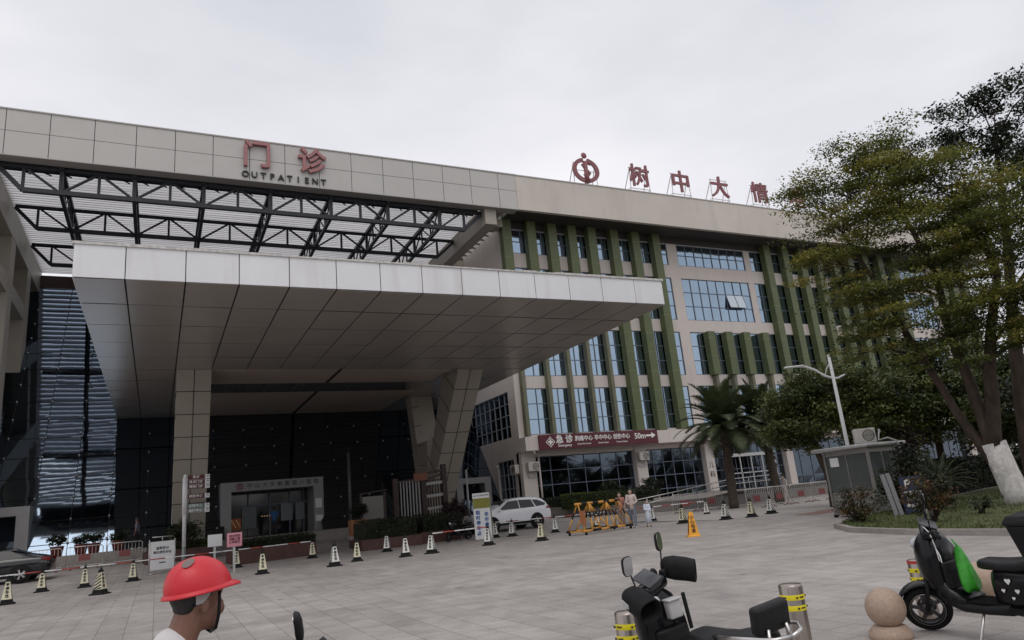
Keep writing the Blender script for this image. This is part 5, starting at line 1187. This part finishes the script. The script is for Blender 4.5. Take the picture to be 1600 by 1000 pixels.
# ---------------------------------------------------------------- cars
def car(label, loc, rz, paint, st, roofside, glass_side, ws, rw, r=.34, wb=(1.42, -1.30), w=.92, name='parked_car', lamp=None, lamp_z=.95):
    t = thing(name, label, 'car', loc, rz); m = MB(); rings = []
    for (x, zb, zbelt, zr, wm, wbelt, wr) in st:
        zm = zb + (zbelt-zb)*.55
        half = [(wm*.84, zb), (wm*.985, zb+.1), (wm, zm), (wm*.985, zbelt-.07), (wbelt, zbelt), (wr, zr-.045), (wr*.84, zr-.004), (wr*.4, zr+.012)]
        rings.append([(x, y, z) for y, z in half] + [(x, -y, z) for y, z in reversed(half)])
    m.loft(rings); b = m.build('body', paint, t); sb_ = b.modifiers.new('sub', 'SUBSURF'); sb_.levels = 1; sb_.render_levels = 1
    wbx, wrx, zbx, zrx = roofside
    for sg in (1, -1):
        for poly in glass_side:
            m = MB(); P = []
            for (x, z) in poly: f = (z-zbx)/(zrx-zbx); P.append((x, sg*(wbx + (wrx-wbx)*f + .006), z))
            m.add(P if sg < 0 else P[::-1], [tuple(range(len(P)))]); m.build('side_window', CARGLASS, t)
        m = MB(); m.box((st[-2][0]+.5, sg*(w-.01)-.004, .3), (st[1][0]-.5, sg*(w-.01)+.004, .42)); m.build('sill_trim', BLACK, t)
        for dx in (.38, -.72):
            m = MB(); m.cbox((dx, sg*(w*.985), st[3][2]-.16), (.2, .03, .03), bev=.01); m.build('door_handle', paint, t)
        m = MB(); m.ell((1.0, sg*(w+.09), st[2][2]+.06), (.09, .11, .075)); m.build('wing_mirror', paint, t)
        if lamp: m = MB(); m.add([(lamp[0], sg*(w-.10), lamp_z-.06), (lamp[0]+.30, sg*(w+.004), lamp_z-.03), (lamp[0]+.34, sg*(w+.004), lamp_z+.10), (lamp[0]+.03, sg*(w-.14), lamp_z+.10), (lamp[0]-.015, sg*(w-.40), lamp_z+.08), (lamp[0]-.015, sg*(w-.40), lamp_z)], [(0,1,2,3) if sg < 0 else (3,2,1,0), (0,3,4,5) if sg < 0 else (5,4,3,0)]); m.build('tail_lamp', mat('tail_lamp_red', (.16, .012, .012), .2), t)
        m = MB(); m.ell((st[1][0]-.05, sg*(w-.22), .68), (.12, .16, .08)); m.build('headlamp', mat('lamp_glass', (.5, .52, .55), .1), t)
    for nm, q in (('windscreen', ws), ('rear_window', rw)):
        m = MB(); m.add(q, [(0, 1, 2, 3)]); m.build(nm, CARGLASS, t)
    for x in wb:
        for sg in (1, -1):
            Q = Matrix.Translation((x, sg*(w-.105), r)) @ Matrix.Rotation(R(90), 4, 'X')
            a = MB(); a.lathe([(0, 0), (r+.06, 0), (r+.06, .004), (0, .004)], 28, 0, Matrix.Translation((x, sg*(w+.002), r+.02)) @ Matrix.Rotation(R(90), 4, 'X'), sm=False); a.build('wheel_arch', BLACK, t)
            wm_ = MB(); wm_.lathe([(r*.62, -.13), (r*.96, -.13), (r, -.1), (r, .1), (r*.96, .13), (r*.62, .13)], 32, 0, Matrix.Translation((0, sg*.05, 0)) @ Q); wo = wm_.build('tyre', RUBBER, t)
            wm_ = MB(); Q2 = Matrix.Translation((0, sg*.05, 0)) @ Q
            wm_.lathe([(r*.62, -.10), (r*.66, -.12), (r*.66, .12), (r*.62, .10)], 32, 0, Q2); wm_.lathe([(0, -sg*.12), (.05, -sg*.12), (.05, -sg*.09), (0, -sg*.09)], 12, 0, Q2)
            for k in range(5):
                for e in (-.12, .12): a_ = 2*math.pi*k/5; wm_.bar((0, 0, -sg*.105), (r*.64*math.cos(a_+e), r*.64*math.sin(a_+e), -sg*.1), .03, .02, 0, Q2)
            wm_.build('rim', CHROME, wo)
            wm_ = MB(); wm_.lathe([(0, 0), (r*.62, 0), (r*.62, .01), (0, .01)], 24, 0, Q); wm_.build('brake_disc', BLACK, wo)
    return t
suv_st = [(2.30,.34,.62,.70,.70,.66,.60), (2.2,.24,.82,.90,.86,.82,.72), (1.15,.22,1.0,1.10,.92,.88,.78), (.35,.22,1.02,1.60,.925,.885,.64), (-.5,.22,1.04,1.67,.925,.885,.645), (-1.35,.22,1.06,1.65,.925,.885,.63), (-1.95,.28,1.07,1.58,.91,.86,.60), (-2.22,.34,1.06,1.14,.88,.82,.74), (-2.30,.40,.70,.78,.84,.80,.72)]
car('white sport utility car parked facing left beyond the cones', (17.0, 36.0, gz(17, 36)), R(184), CARWHITE, suv_st, (.885, .64, 1.05, 1.62),
    [[(.98, 1.09), (.3, 1.50), (-.28, 1.53), (-.28, 1.09)], [(-.34, 1.09), (-.34, 1.53), (-1.12, 1.50), (-1.24, 1.11)], [(-1.32, 1.12), (-1.2, 1.49), (-1.52, 1.46), (-1.95, 1.26), (-1.92, 1.16)]],
    [(1.08, .74, 1.12), (1.08, -.74, 1.12), (.42, -.60, 1.575), (.42, .60, 1.575)], [(-2.24, .66, 1.16), (-2.03, .55, 1.53), (-2.03, -.55, 1.53), (-2.24, -.66, 1.16)], r=.36, lamp=(-2.27,), lamp_z=1.0)
sed_st = [(2.35,.3,.58,.66,.72,.68,.6), (2.2,.2,.72,.80,.86,.82,.74), (1.05,.18,.86,.96,.91,.87,.78), (.15,.18,.9,1.40,.915,.87,.60), (-.7,.18,.92,1.42,.915,.87,.60), (-1.65,.2,.96,1.08,.91,.86,.66), (-2.25,.26,.95,1.03,.88,.83,.72), (-2.36,.34,.66,.74,.84,.8,.72)]
car('black saloon car cut by the left picture edge', (-6.3, 38.2, gz(-6, 38)), R(178), mat('black_car_paint', (.008, .008, .010), .08, spec=.8), sed_st, (.87, .60, .92, 1.38),
    [[(.9, .95), (.18, 1.30), (-.3, 1.33), (-.3, .97)], [(-.36, .97), (-.36, 1.33), (-.85, 1.31), (-1.35, 1.04), (-1.3, .99)]],
    [(1.0, .72, .98), (1.0, -.72, .98), (.25, -.56, 1.37), (.25, .56, 1.37)], [(-1.6, .62, 1.1), (-.85, .54, 1.40), (-.85, -.54, 1.40), (-1.6, -.62, 1.1)], r=.33, lamp=(-2.33,), lamp_z=.86, name='parked_car')

# ---------------------------------------------------------------- scooters
SEATM = mat('black_vinyl', (.014, .014, .015), .45, spec=.25, var=.2, vscale=14, bump=.15, bscale=90)
MUFF = mat('black_muff_cloth', (.014, .014, .015), .75, spec=.2, var=.2, vscale=18, bump=.3, bscale=140)
MIRG = mat('mirror_glass', (.55, .57, .58), .05, 1)
def scooter(label, loc, rz, steer=25, lean=6, muffs=False, topbox=False, backrest=False, mirrors=(1, -1), round_mirror=False, mdrop=0, drop=0, paint=GLOSSBLK, group='electric scooters'):
    t = thing('electric_scooter', label, 'scooter', loc, rz, group=group); t.rotation_euler = (R(-lean), 0, rz)
    DZ = Matrix.Translation((0, 0, -drop)); r = .218; fw = Vector((.63, 0, r)); top = Vector((.36, 0, .98)); axv = (top-fw).normalized()
    S = Matrix.Translation(fw) @ Matrix.Rotation(R(steer), 4, axv) @ Matrix.Translation(-fw)
    def wheel(x, M=None):
        Q = (M or I4) @ Matrix.Translation((x, 0, r)) @ Matrix.Rotation(R(90), 4, 'X')
        m = MB(); m.lathe([(r*.66, -.04), (r*.8, -.052), (r*.93, -.045), (r, -.018), (r, .018), (r*.93, .045), (r*.8, .052), (r*.66, .04)], 40, 0, Q); w_ = m.build('tyre', RUBBER, t)
        m = MB(); m.lathe([(r*.62, -.035), (r*.69, -.042), (r*.69, .042), (r*.62, .035)], 40, 0, Q); m.lathe([(0, -.055), (.055, -.055), (.055, .055), (0, .055)], 16, 0, Q)
        for k in range(5): a = 2*math.pi*k/5; m.bar((.03*math.cos(a), .03*math.sin(a), 0), (r*.65*math.cos(a+.25), r*.65*math.sin(a+.25), 0), .035, .02, 0, Q)
        m.build('rim', mat('dark_alloy', (.10, .10, .10), .35, .7), w_)
        m = MB(); m.lathe([(r*.70, -.0535), (r*.715, -.0535), (r*.715, -.05), (r*.70, -.05)], 40, 0, Q); m.lathe([(r*.70, .0535), (r*.715, .0535), (r*.715, .05), (r*.70, .05)], 40, 0, Q); m.build('rim_stripe', CHROME, w_)
        m = MB(); m.lathe([(.045, .045), (.085, .045), (.085, .049), (.045, .049)], 24, 0, Q); m.build('brake_disc', CHROME, w_)
    wheel(.63, S); wheel(-.63)
    m = MB()
    for sg in (1, -1): m.tube([(.63, sg*.075, r), (.545, sg*.075, .5), (.50, sg*.05, .56)], .022, 10, 0, S)
    m.tube([(.50, 0, .56), (.37, 0, .96)], .03, 10, 0, S); m.build('fork', mat('dark_fork', (.03, .03, .03), .35, .6), t)
    m = MB()
    ar = [R(a) for a in range(20, 172, 12)]; rings = []
    for a in ar: rings.append([(.63 + (r+.03)*math.cos(a) , y, r + (r+.03)*math.sin(a) - .25*abs(y)*abs(y)*8) for y in (-.068, -.04, 0, .04, .068)] + [(.63 + (r+.042)*math.cos(a), y, r + (r+.042)*math.sin(a) - .25*abs(y)*abs(y)*8) for y in (.068, .04, 0, -.04, -.068)])
    m.loft(rings, 0, S); m.build('front_fender', paint, t)
    # leg shield with rounded nose, inner panel, floor, tunnel, rear body
    m = MB(); m.sloft([(.26, .60, .17, .26), (.33, .64, .195, .30), (.42, .68, .185, .28), (.50, .68, .13, .21), (.545, .66, .06, .13), (.56, .65, .02, .06)], 0, Matrix.Identity(4), 22, 2.6)
    m.sloft([(.10, .33, .16, .06), (.22, .36, .165, .10), (.30, .44, .17, .16), (.36, .5, .16, .16)], 0, I4, 20, 3); m.build('leg_shield', paint, t)
    m = MB(); m.sloft([(-.30, .30, .155, .055), (-.1, .285, .165, .045), (.12, .29, .165, .045), (.24, .34, .16, .06)], 0, I4, 20, 4); m.build('floorboard', BLACK, t)
    m = MB(); m.box((-.22, -.12, .331), (.14, .12, .340)); [m.box((-.22, -.12+.03*i, .340), (.14, -.112+.03*i, .345)) for i in range(9)]; m.build('floor_mat', RUBBER, t)
    m = MB(); m.cbox((.235, 0, .56), (.05, .27, .24), bev=.02); m.box((.19, -.12, .45), (.21, .12, .58)); m.build('storage_pocket', BLACK, t)
    m = MB(); m.sloft([(q_[0], q_[1]-drop*.7, q_[2], q_[3]) for q_ in ((-.16, .47, .08, .17), (-.22, .49, .12, .19), (-.35, .50, .145, .19), (-.6, .54, .155, .15), (-.8, .60, .13, .10), (-.93, .64, .07, .06), (-.96, .65, .03, .03))], 0, I4, 22, 2.8); m.build('rear_body', paint, t)
    m = MB(); m.sloft([(-.055, .705, .03, .025), (-.07, .71, .075, .04), (-.12, .715, .105, .05), (-.3, .71, .135, .05), (-.45, .715, .15, .055), (-.55, .735, .15, .06), (-.68, .755, .14, .06), (-.8, .765, .11, .05), (-.86, .765, .06, .03)], 0, DZ, 24, 2.5); m.build('seat', SEATM, t)
    m = MB(); ar = [R(a) for a in range(30, 190, 14)]
    m.loft([[(-.63 + (r+.05)*math.cos(a), y, r + (r+.05)*math.sin(a)) for y in (-.07, .07)] + [(-.63 + (r+.06)*math.cos(a), y, r + (r+.06)*math.sin(a)) for y in (.07, -.07)] for a in ar], sm=True); m.build('rear_fender', BLACK, t)
    m = MB(); m.cbox((-.5, 0, .3), (.5, .16, .12), bev=.03); m.tube([(-.3, .13, .3), (-.75, .13, .24)], .03, 8); m.build('motor_swingarm', BLACK, t)
    m = MB(); m.tube([(-.05, .14, .26), (-.02, .25, .03), (.05, .28, .02)], .012, 6); m.build('side_stand', CHROME, t)
    m = MB(); m.ell((-.955, 0, .66), (.02, .07, .03)); m.build('tail_lamp', mat('tail_lamp_red', (.16, .012, .012), .2), t)
    m = MB(); m.ell((.545, 0, .83), (.05, .075, .06), 0, I4); m.build('headlamp', mat('lamp_glass', (.5, .52, .55), .1), t)
    # handlebar group turns with the fork
    m = MB(); m.tube([(.30, .33, 1.0), (.33, .22, .995), (.37, .08, .965), (.37, -.08, .965), (.33, -.22, .995), (.30, -.33, 1.0)], .013, 10, 0, S); m.build('handlebar', BLACK, t)
    m = MB(); m.cbox((.37, 0, .955), (.16, .30, .10), 0, S, bev=.04); m.build('handlebar_cover', paint, t)
    m = MB(); m.cbox((0, 0, 0), (.16, .20, .012), 0, S @ Matrix.Translation((.36, .02, 1.035)) @ Matrix.Rotation(R(-32), 4, 'Y'), bev=.005); m.build('dash_panel', mat('dark_grey_screen', (.045, .045, .05), .3), t)
    for sg in (1, -1):
        m = MB(); m.tube([(.325, sg*.235, .995), (.298, sg*.345, 1.0)], .019, 12, 0, S); m.ell((.297, sg*.35, 1.0), (.014, .008, .02), 0, S); m.build('grip', RUBBER, t)
        m = MB(); m.tube([(.375, sg*.17, .985), (.375, sg*.26, .985), (.34, sg*.34, .985)], .007, 6, 0, S); m.cbox((.345, sg*.185, .995), (.05, .06, .05), 0, S, bev=.015); m.build('brake_lever', BLACK, t)
        if sg in mirrors:
            m = MB(); m.tube([(.35, sg*.19, 1.0), (.345, sg*.21, 1.06-mdrop), (.33, sg*.235, 1.15-mdrop)], .006, 8, 0, S); mo = m.build('mirror_stem', BLACK, t)
            rr_ = (.05, .05) if round_mirror else (.05, .072)
            Q = S @ Matrix.Translation((.32, sg*.245, 1.15-mdrop+rr_[1]*.9)) @ Matrix.Rotation(R(sg*-10), 4, 'Z') @ Matrix.Rotation(R(10), 4, 'X') @ Matrix.Rotation(R(-97), 4, 'Y')
            m = MB(); pf = [(rr_[1]*math.copysign(abs(math.cos(a))**.6, math.cos(a)), rr_[0]*math.copysign(abs(math.sin(a))**.6, math.sin(a))) for a in [i*math.pi/16 for i in range(32)]]
            m.loft([[(x*k, y*k, z) for x, y in pf] for k, z in ((.5, -.03), (.88, -.022), (1, -.006), (1, 0), (.93, .002))], 0, Q); m.build('mirror_shell', BLACK, mo)
            m = MB(); m.prism([(x*.92, y*.92) for x, y in pf], .002, 0, Q @ Matrix.Translation((0, 0, .002))); m.build('mirror_glass', MIRG, mo)
        if muffs:
            Q = S @ Matrix.Translation((.31, sg*.30, .985)) @ Matrix.Rotation(R(180 - sg*24), 4, 'Z') @ Matrix.Rotation(R(14), 4, 'Y'); prof = []
            for (x, ry, rz_, z0) in ((-.10, .045, .05, 0), (-.07, .075, .075, 0), (0, .085, .088, -.005), (.09, .088, .085, -.015), (.16, .095, .08, -.03), (.165, .088, .073, -.03), (.10, .078, .072, -.016), (.0, .07, .07, -.005)):
                prof.append([(x, ry*math.copysign(abs(math.cos(a))**.7, math.cos(a)), z0 + rz_*math.copysign(abs(math.sin(a))**.7, math.sin(a))) for a in [i*math.pi/12 for i in range(24)]])
            m = MB(); m.loft(prof, 0, Q); m.build('hand_muff', MUFF, t)
            m = MB(); m.prism([(-.03, -.028), (.045, -.02), (.05, .01), (-.02, .03)], .004, 0, Q @ Matrix.Translation((-.02, -sg*.088, .0)) @ Matrix.Rotation(R(90), 4, 'X')); m.build('reflective_patch', mat('silver_patch', (.6, .6, .6), .35, .3), t)
    if muffs:
        m = MB(); m.cbox((.215, -.05, .80), (.07, .11, .13), bev=.012); m.cbox((.208, -.05, .868), (.09, .12, .014), bev=.006); m.build('charger_box', mat('grey_white_plastic', (.50, .49, .49), .45), t)
        m = MB(); m.lathe([(.012, 0), (.03, 0), (.03, .03), (.012, .03)], 20, 0, Matrix.Translation((.25, .07, .88)) @ Matrix.Rotation(R(-70), 4, 'Y')); m.build('key_lock', CHROME, t)
        m = MB(); m.cbox((.20, -.155, .76), (.02, .03, .26), bev=.008); m.build('side_panel', BLACK, t)
        m = MB(); m.ell((.40, -.14, 1.01), (.03, .03, .04), 0, S); m.build('horn_button', BLACK, t)
    if backrest:
        m = MB(); m.cbox((0, 0, 0), (.075, .27, .17), 0, Matrix.Translation((-.88, 0, .90-drop*.8)) @ Matrix.Rotation(R(-12), 4, 'Y'), bev=.025); m.build('backrest', SEATM, t)
        for sg in (1, -1):
            m = MB(); m.tube([(-.55, sg*.17, .80), (-.72, sg*.175, .815), (-.92, sg*.165, .83), (-1.0, sg*.10, .82), (-1.03, 0, .815)], .013, 10, 0, DZ); m.tube([(-.92, sg*.1, .70), (-.92, sg*.07, .86)], .012, 8, 0, DZ); m.build('grab_rail', CHROME, t)
            m = MB(); m.ell((-.53, sg*.17, .80), (.025, .022, .022), 0, DZ); m.build('rail_cap', BLACK, t)
    if topbox:
        m = MB(); rg = lambda a, b, z: [(-.74-a, -b, z), (-.74-a, b, z), (-.74+a, b, z), (-.74+a, -b, z)]
        m.loft([rg(.165, .17, .80), rg(.175, .18, .82), rg(.215, .215, 1.07)], 0, DZ, sm=False); bx = m.build('top_box', BLACK, t, bevel=.015)
        m = MB(); m.loft([rg(.225, .225, 1.071), rg(.228, .228, 1.10), rg(.20, .20, 1.15), rg(.15, .15, 1.165)], 0, DZ, sm=False); m.build('box_lid', BLACK, bx, bevel=.012)
    return t
H_ = math.atan2(.9986, .054)
sc1 = scooter('black electric scooter with hand muffs, passenger backrest and silver grab rails', (3.33, 4.16, -.16), H_, 25, 8, muffs=True, backrest=True, drop=.05, group=None); sc1.scale = (.95, .95, .95)
sc2 = scooter('black electric scooter with large top box and green bag, at the right edge', (6.80, 4.38, -.16), H_, 40, 5, topbox=True, drop=.05, round_mirror=True, mirrors=(1, -1), group=None)
m = MB(); m.tube([(.33, .12, 1.02), (.24, .16, .96), (.2, .19, .84), (.19, .20, .72), (.17, .2, .70), (.17, .2, .76), (.2, .19, .82)], .005, 6); m.build('white_cable', LETTER, sc2)
m = MB()
for (x, z, s) in ((-.36, .58, .022), (-.42, .5, .017), (-.30, .50, .014), (-.37, .44, .012)):
    Q = Matrix.Translation((x, .150, z-.03)) @ Matrix.Rotation(R(180), 4, 'Z') @ FACE(0, 0, 0)
    m.prism([(0, -1.3*s), (1.1*s, 0), (1.1*s, .7*s), (.55*s, 1.0*s), (0, .6*s), (-.55*s, 1.0*s), (-1.1*s, .7*s), (-1.1*s, 0)], .004, 0, Q)
m.build('heart_sticker', WHITE, sc2)
sc3 = scooter('black scooter ridden by the man in the red helmet, only its mirror in view', (.25, 3.38, -.16), R(-4), 0, 0, mirrors=(1,), mdrop=.10, group=None)
sc4 = scooter('dark scooter parked beside the parking banner near the planter', (13.0, 33.2, gz(13, 33)), R(200), 20, 5, group=None)
# green carrier bag hanging from the leg shield hook
t = thing('green_bag', 'bright green carrier bag hanging from the right scooter', 'bag', (6.74, 4.50, .64), H_)
m = MB(); rings = []
for (z, hx, hy, ox) in ((0, .015, .02, 0), (-.03, .035, .03, 0), (-.10, .05, .055, -.01), (-.2, .06, .085, -.025), (-.30, .062, .105, -.04), (-.36, .05, .10, -.05), (-.385, .03, .07, -.055)):
    rings.append([(ox + hx*math.cos(a)*(1+.10*math.sin(5*a+z*20)), hy*math.sin(a)*(1+.08*math.cos(4*a+z*31)), z + .012*math.sin(3*a)) for a in [i*math.pi/12 for i in range(24)]])
m.loft(rings); m.build('bag_body', mat('green_plastic_film', (.035, .30, .02), .35, var=.15, vscale=14, bump=.4, bscale=22), t)
m = MB(); m.tube([(0, .01, -.01), (.03, .015, .05), (.05, .0, .07), (.02, -.01, .02), (0, -.01, -.01)], .006, 6); m.build('handle', MATS['green_plastic_film'], t)

# ---------------------------------------------------------------- the rider with the red helmet (only head and collar are in view)
MX, MY, HZ = .13, 3.36, 1.15
t = thing('person', 'man in a red safety helmet and white shirt in the foreground', 'person', (MX, MY, -.16), R(12)); z0 = HZ + .16
hp, Q = headprims(Vector((.03, 0, z0)), .98, R(12))
pr = list(hp) + [('t', [(-.075, 0, z0-.24), (-.035, 0, z0-.15), (.0, 0, z0-.06)], [.075, .062, .062]), ('t', [(-.07, .11, z0-.31), (-.07, -.11, z0-.31)], [.085, .085]), ('t', [(-.2, 0, .83), (-.17, 0, 1.0), (-.1, 0, z0-.3)], [.14, .125, .13])]
for sg in (1, -1):
    sh = Vector((-.07, sg*.185, z0-.31)); el = Vector((.12, sg*.27, z0-.52)); wr = Vector((.36, sg*.27, .90)); pr += [('t', [sh, el, wr], [.052, .04, .028]), ('t', [(-.17, sg*.1, .86), (.22, sg*.12, .82), (.2, sg*.11, .42)], [.085, .062, .042]), ('t', [(.2, sg*.11, .4), (.33, sg*.11, .385)], [.04, .03])]
    hand(pr, wr, (.9, sg*.1, -.1), 1, sg, .7)
fused('body', pr, .0065, SKIN, t, 3)
tp = [('t', [(-.2, 0, .86), (-.17, 0, 1.0), (-.1, 0, z0-.33)], [.165, .15, .15]), ('t', [(-.075, .13, z0-.305), (-.075, -.13, z0-.305)], [.098, .098]), ('t', [(-.09, 0, z0-.23), (-.065, 0, z0-.165)], [.10, .08])]
for sg in (1, -1): tp.append(('t', [(-.07, sg*.185, z0-.31), (.05, sg*.24, z0-.45)], [.07, .06]))
fused('shirt', tp, .009, mat('white_shirt_cloth', (.66, .63, .63), .85, bump=.25, bscale=26), t, 4)
lp = []
for sg in (1, -1): lp.append(('t', [(-.19, sg*.09, .86), (.22, sg*.12, .82), (.2, sg*.11, .44)], [.105, .08, .065]))
fused('trousers', lp, .012, mat('dark_trousers', (.02, .02, .025), .8), t, 2)
for sg in (1, -1): fused('shoe', [('t', [(.18, sg*.11, .385), (.36, sg*.11, .375)], [.04, .032])], .01, RUBBER, t, 2)
fused('hair', [('e', (-.018, 0, .03), (.098, .082, .082), Q), ('e', (-.06, 0, -.02), (.036, .06, .034), Q)], .007, HAIR, t, 2)
# helmet: ribbed dome, rim all round, peak in front
HQ = Q @ Matrix.Translation((.004, 0, .045)) @ Matrix.Rotation(R(-7), 4, 'Y')
m = MB(); rings = []; nn_ = 56
for i in range(15):
    ph = R(90)*i/14; ring = []
    for j in range(nn_):
        a = 2*math.pi*j/nn_; c, s_ = math.cos(a), math.sin(a); rr_ = math.cos(ph)**.88; zz = math.sin(ph)
        x, y = .137*c*rr_, .113*s_*rr_; k = 0
        for y0 in (0, .042, -.042): k += math.exp(-((y-y0)/.011)**2)*.004*(zz > .35)*min(1, (zz-.35)*4) if zz > .35 else 0
        ring.append((x - .010*zz, y, .128*zz + k))
    rings.append(ring)
m.loft(rings, 0, HQ, cap=False)
def rimpt(a, e, z): 
    c, s_ = math.cos(a), math.sin(a); pk = max(0, c)**3*.034; return ((.137+e*.8+ (pk if e > 0 else 0))*c, (.113+e*.8)*s_, z - (.012*max(0, c)**3 if e > 0 else 0))
A_ = [2*math.pi*j/nn_ for j in range(nn_)]
m.loft([[rimpt(a, 0, .006) for a in A_], [rimpt(a, .006, .001) for a in A_], [rimpt(a, .014, -.006) for a in A_], [rimpt(a, .014, -.011) for a in A_], [rimpt(a, .004, -.008) for a in A_], [rimpt(a, -.006, -.006) for a in A_], [rimpt(a, -.008, .02) for a in A_]], 0, HQ, cap=False)
ho = m.build('safety_helmet', mat('red_helmet_plastic', (.62, .022, .035), .38, var=.05, vscale=9), t)
m = MB()
pts = []
for k in range(20): a = 2*math.pi*k/20; x = -.055 + .026*math.cos(a); y = -.045 + .02*math.sin(a); pts.append((x, y, .128*math.sqrt(max(0, 1-((x+.008)/.137)**2-(y/.113)**2)) + .012))
m.add([HQ @ Vector(p) for p in pts], [tuple(range(20))]); m.build('oval_sticker', mat('grey_sticker', (.20, .15, .14), .6), ho)
m = MB(); m.loft([[HQ @ Vector((.10*math.cos(R(a)), .083*math.sin(R(a)), z)) for a in range(125, 236, 10)] for z in (-.052, -.008)], cap=False); o_ = m.build('rear_headband', BLACK, ho); sm_ = o_.modifiers.new('t', 'SOLIDIFY'); sm_.thickness = .004
m = MB(); m.add([HQ @ Vector(p) for p in ((-.055, -.083, -.006), (.01, -.092, -.006), (-.002, -.090, -.024), (-.03, -.084, -.048), (-.055, -.078, -.05))], [(0,1,2,3,4)]); o_ = m.build('sweat_pad', mat('grey_cloth', (.35, .34, .34), .8), ho); sm_ = o_.modifiers.new('t', 'SOLIDIFY'); sm_.thickness = .006
m = MB()
for sg in (1, -1): m.tube([Q @ Vector(p) for p in ((.05, sg*.088, .03), (.052, sg*.083, -.02), (.052, sg*.076, -.07), (.055, sg*.05, -.115), (.06, 0, -.132))], .0065, 6)
m.build('chin_strap', BLACK, ho)
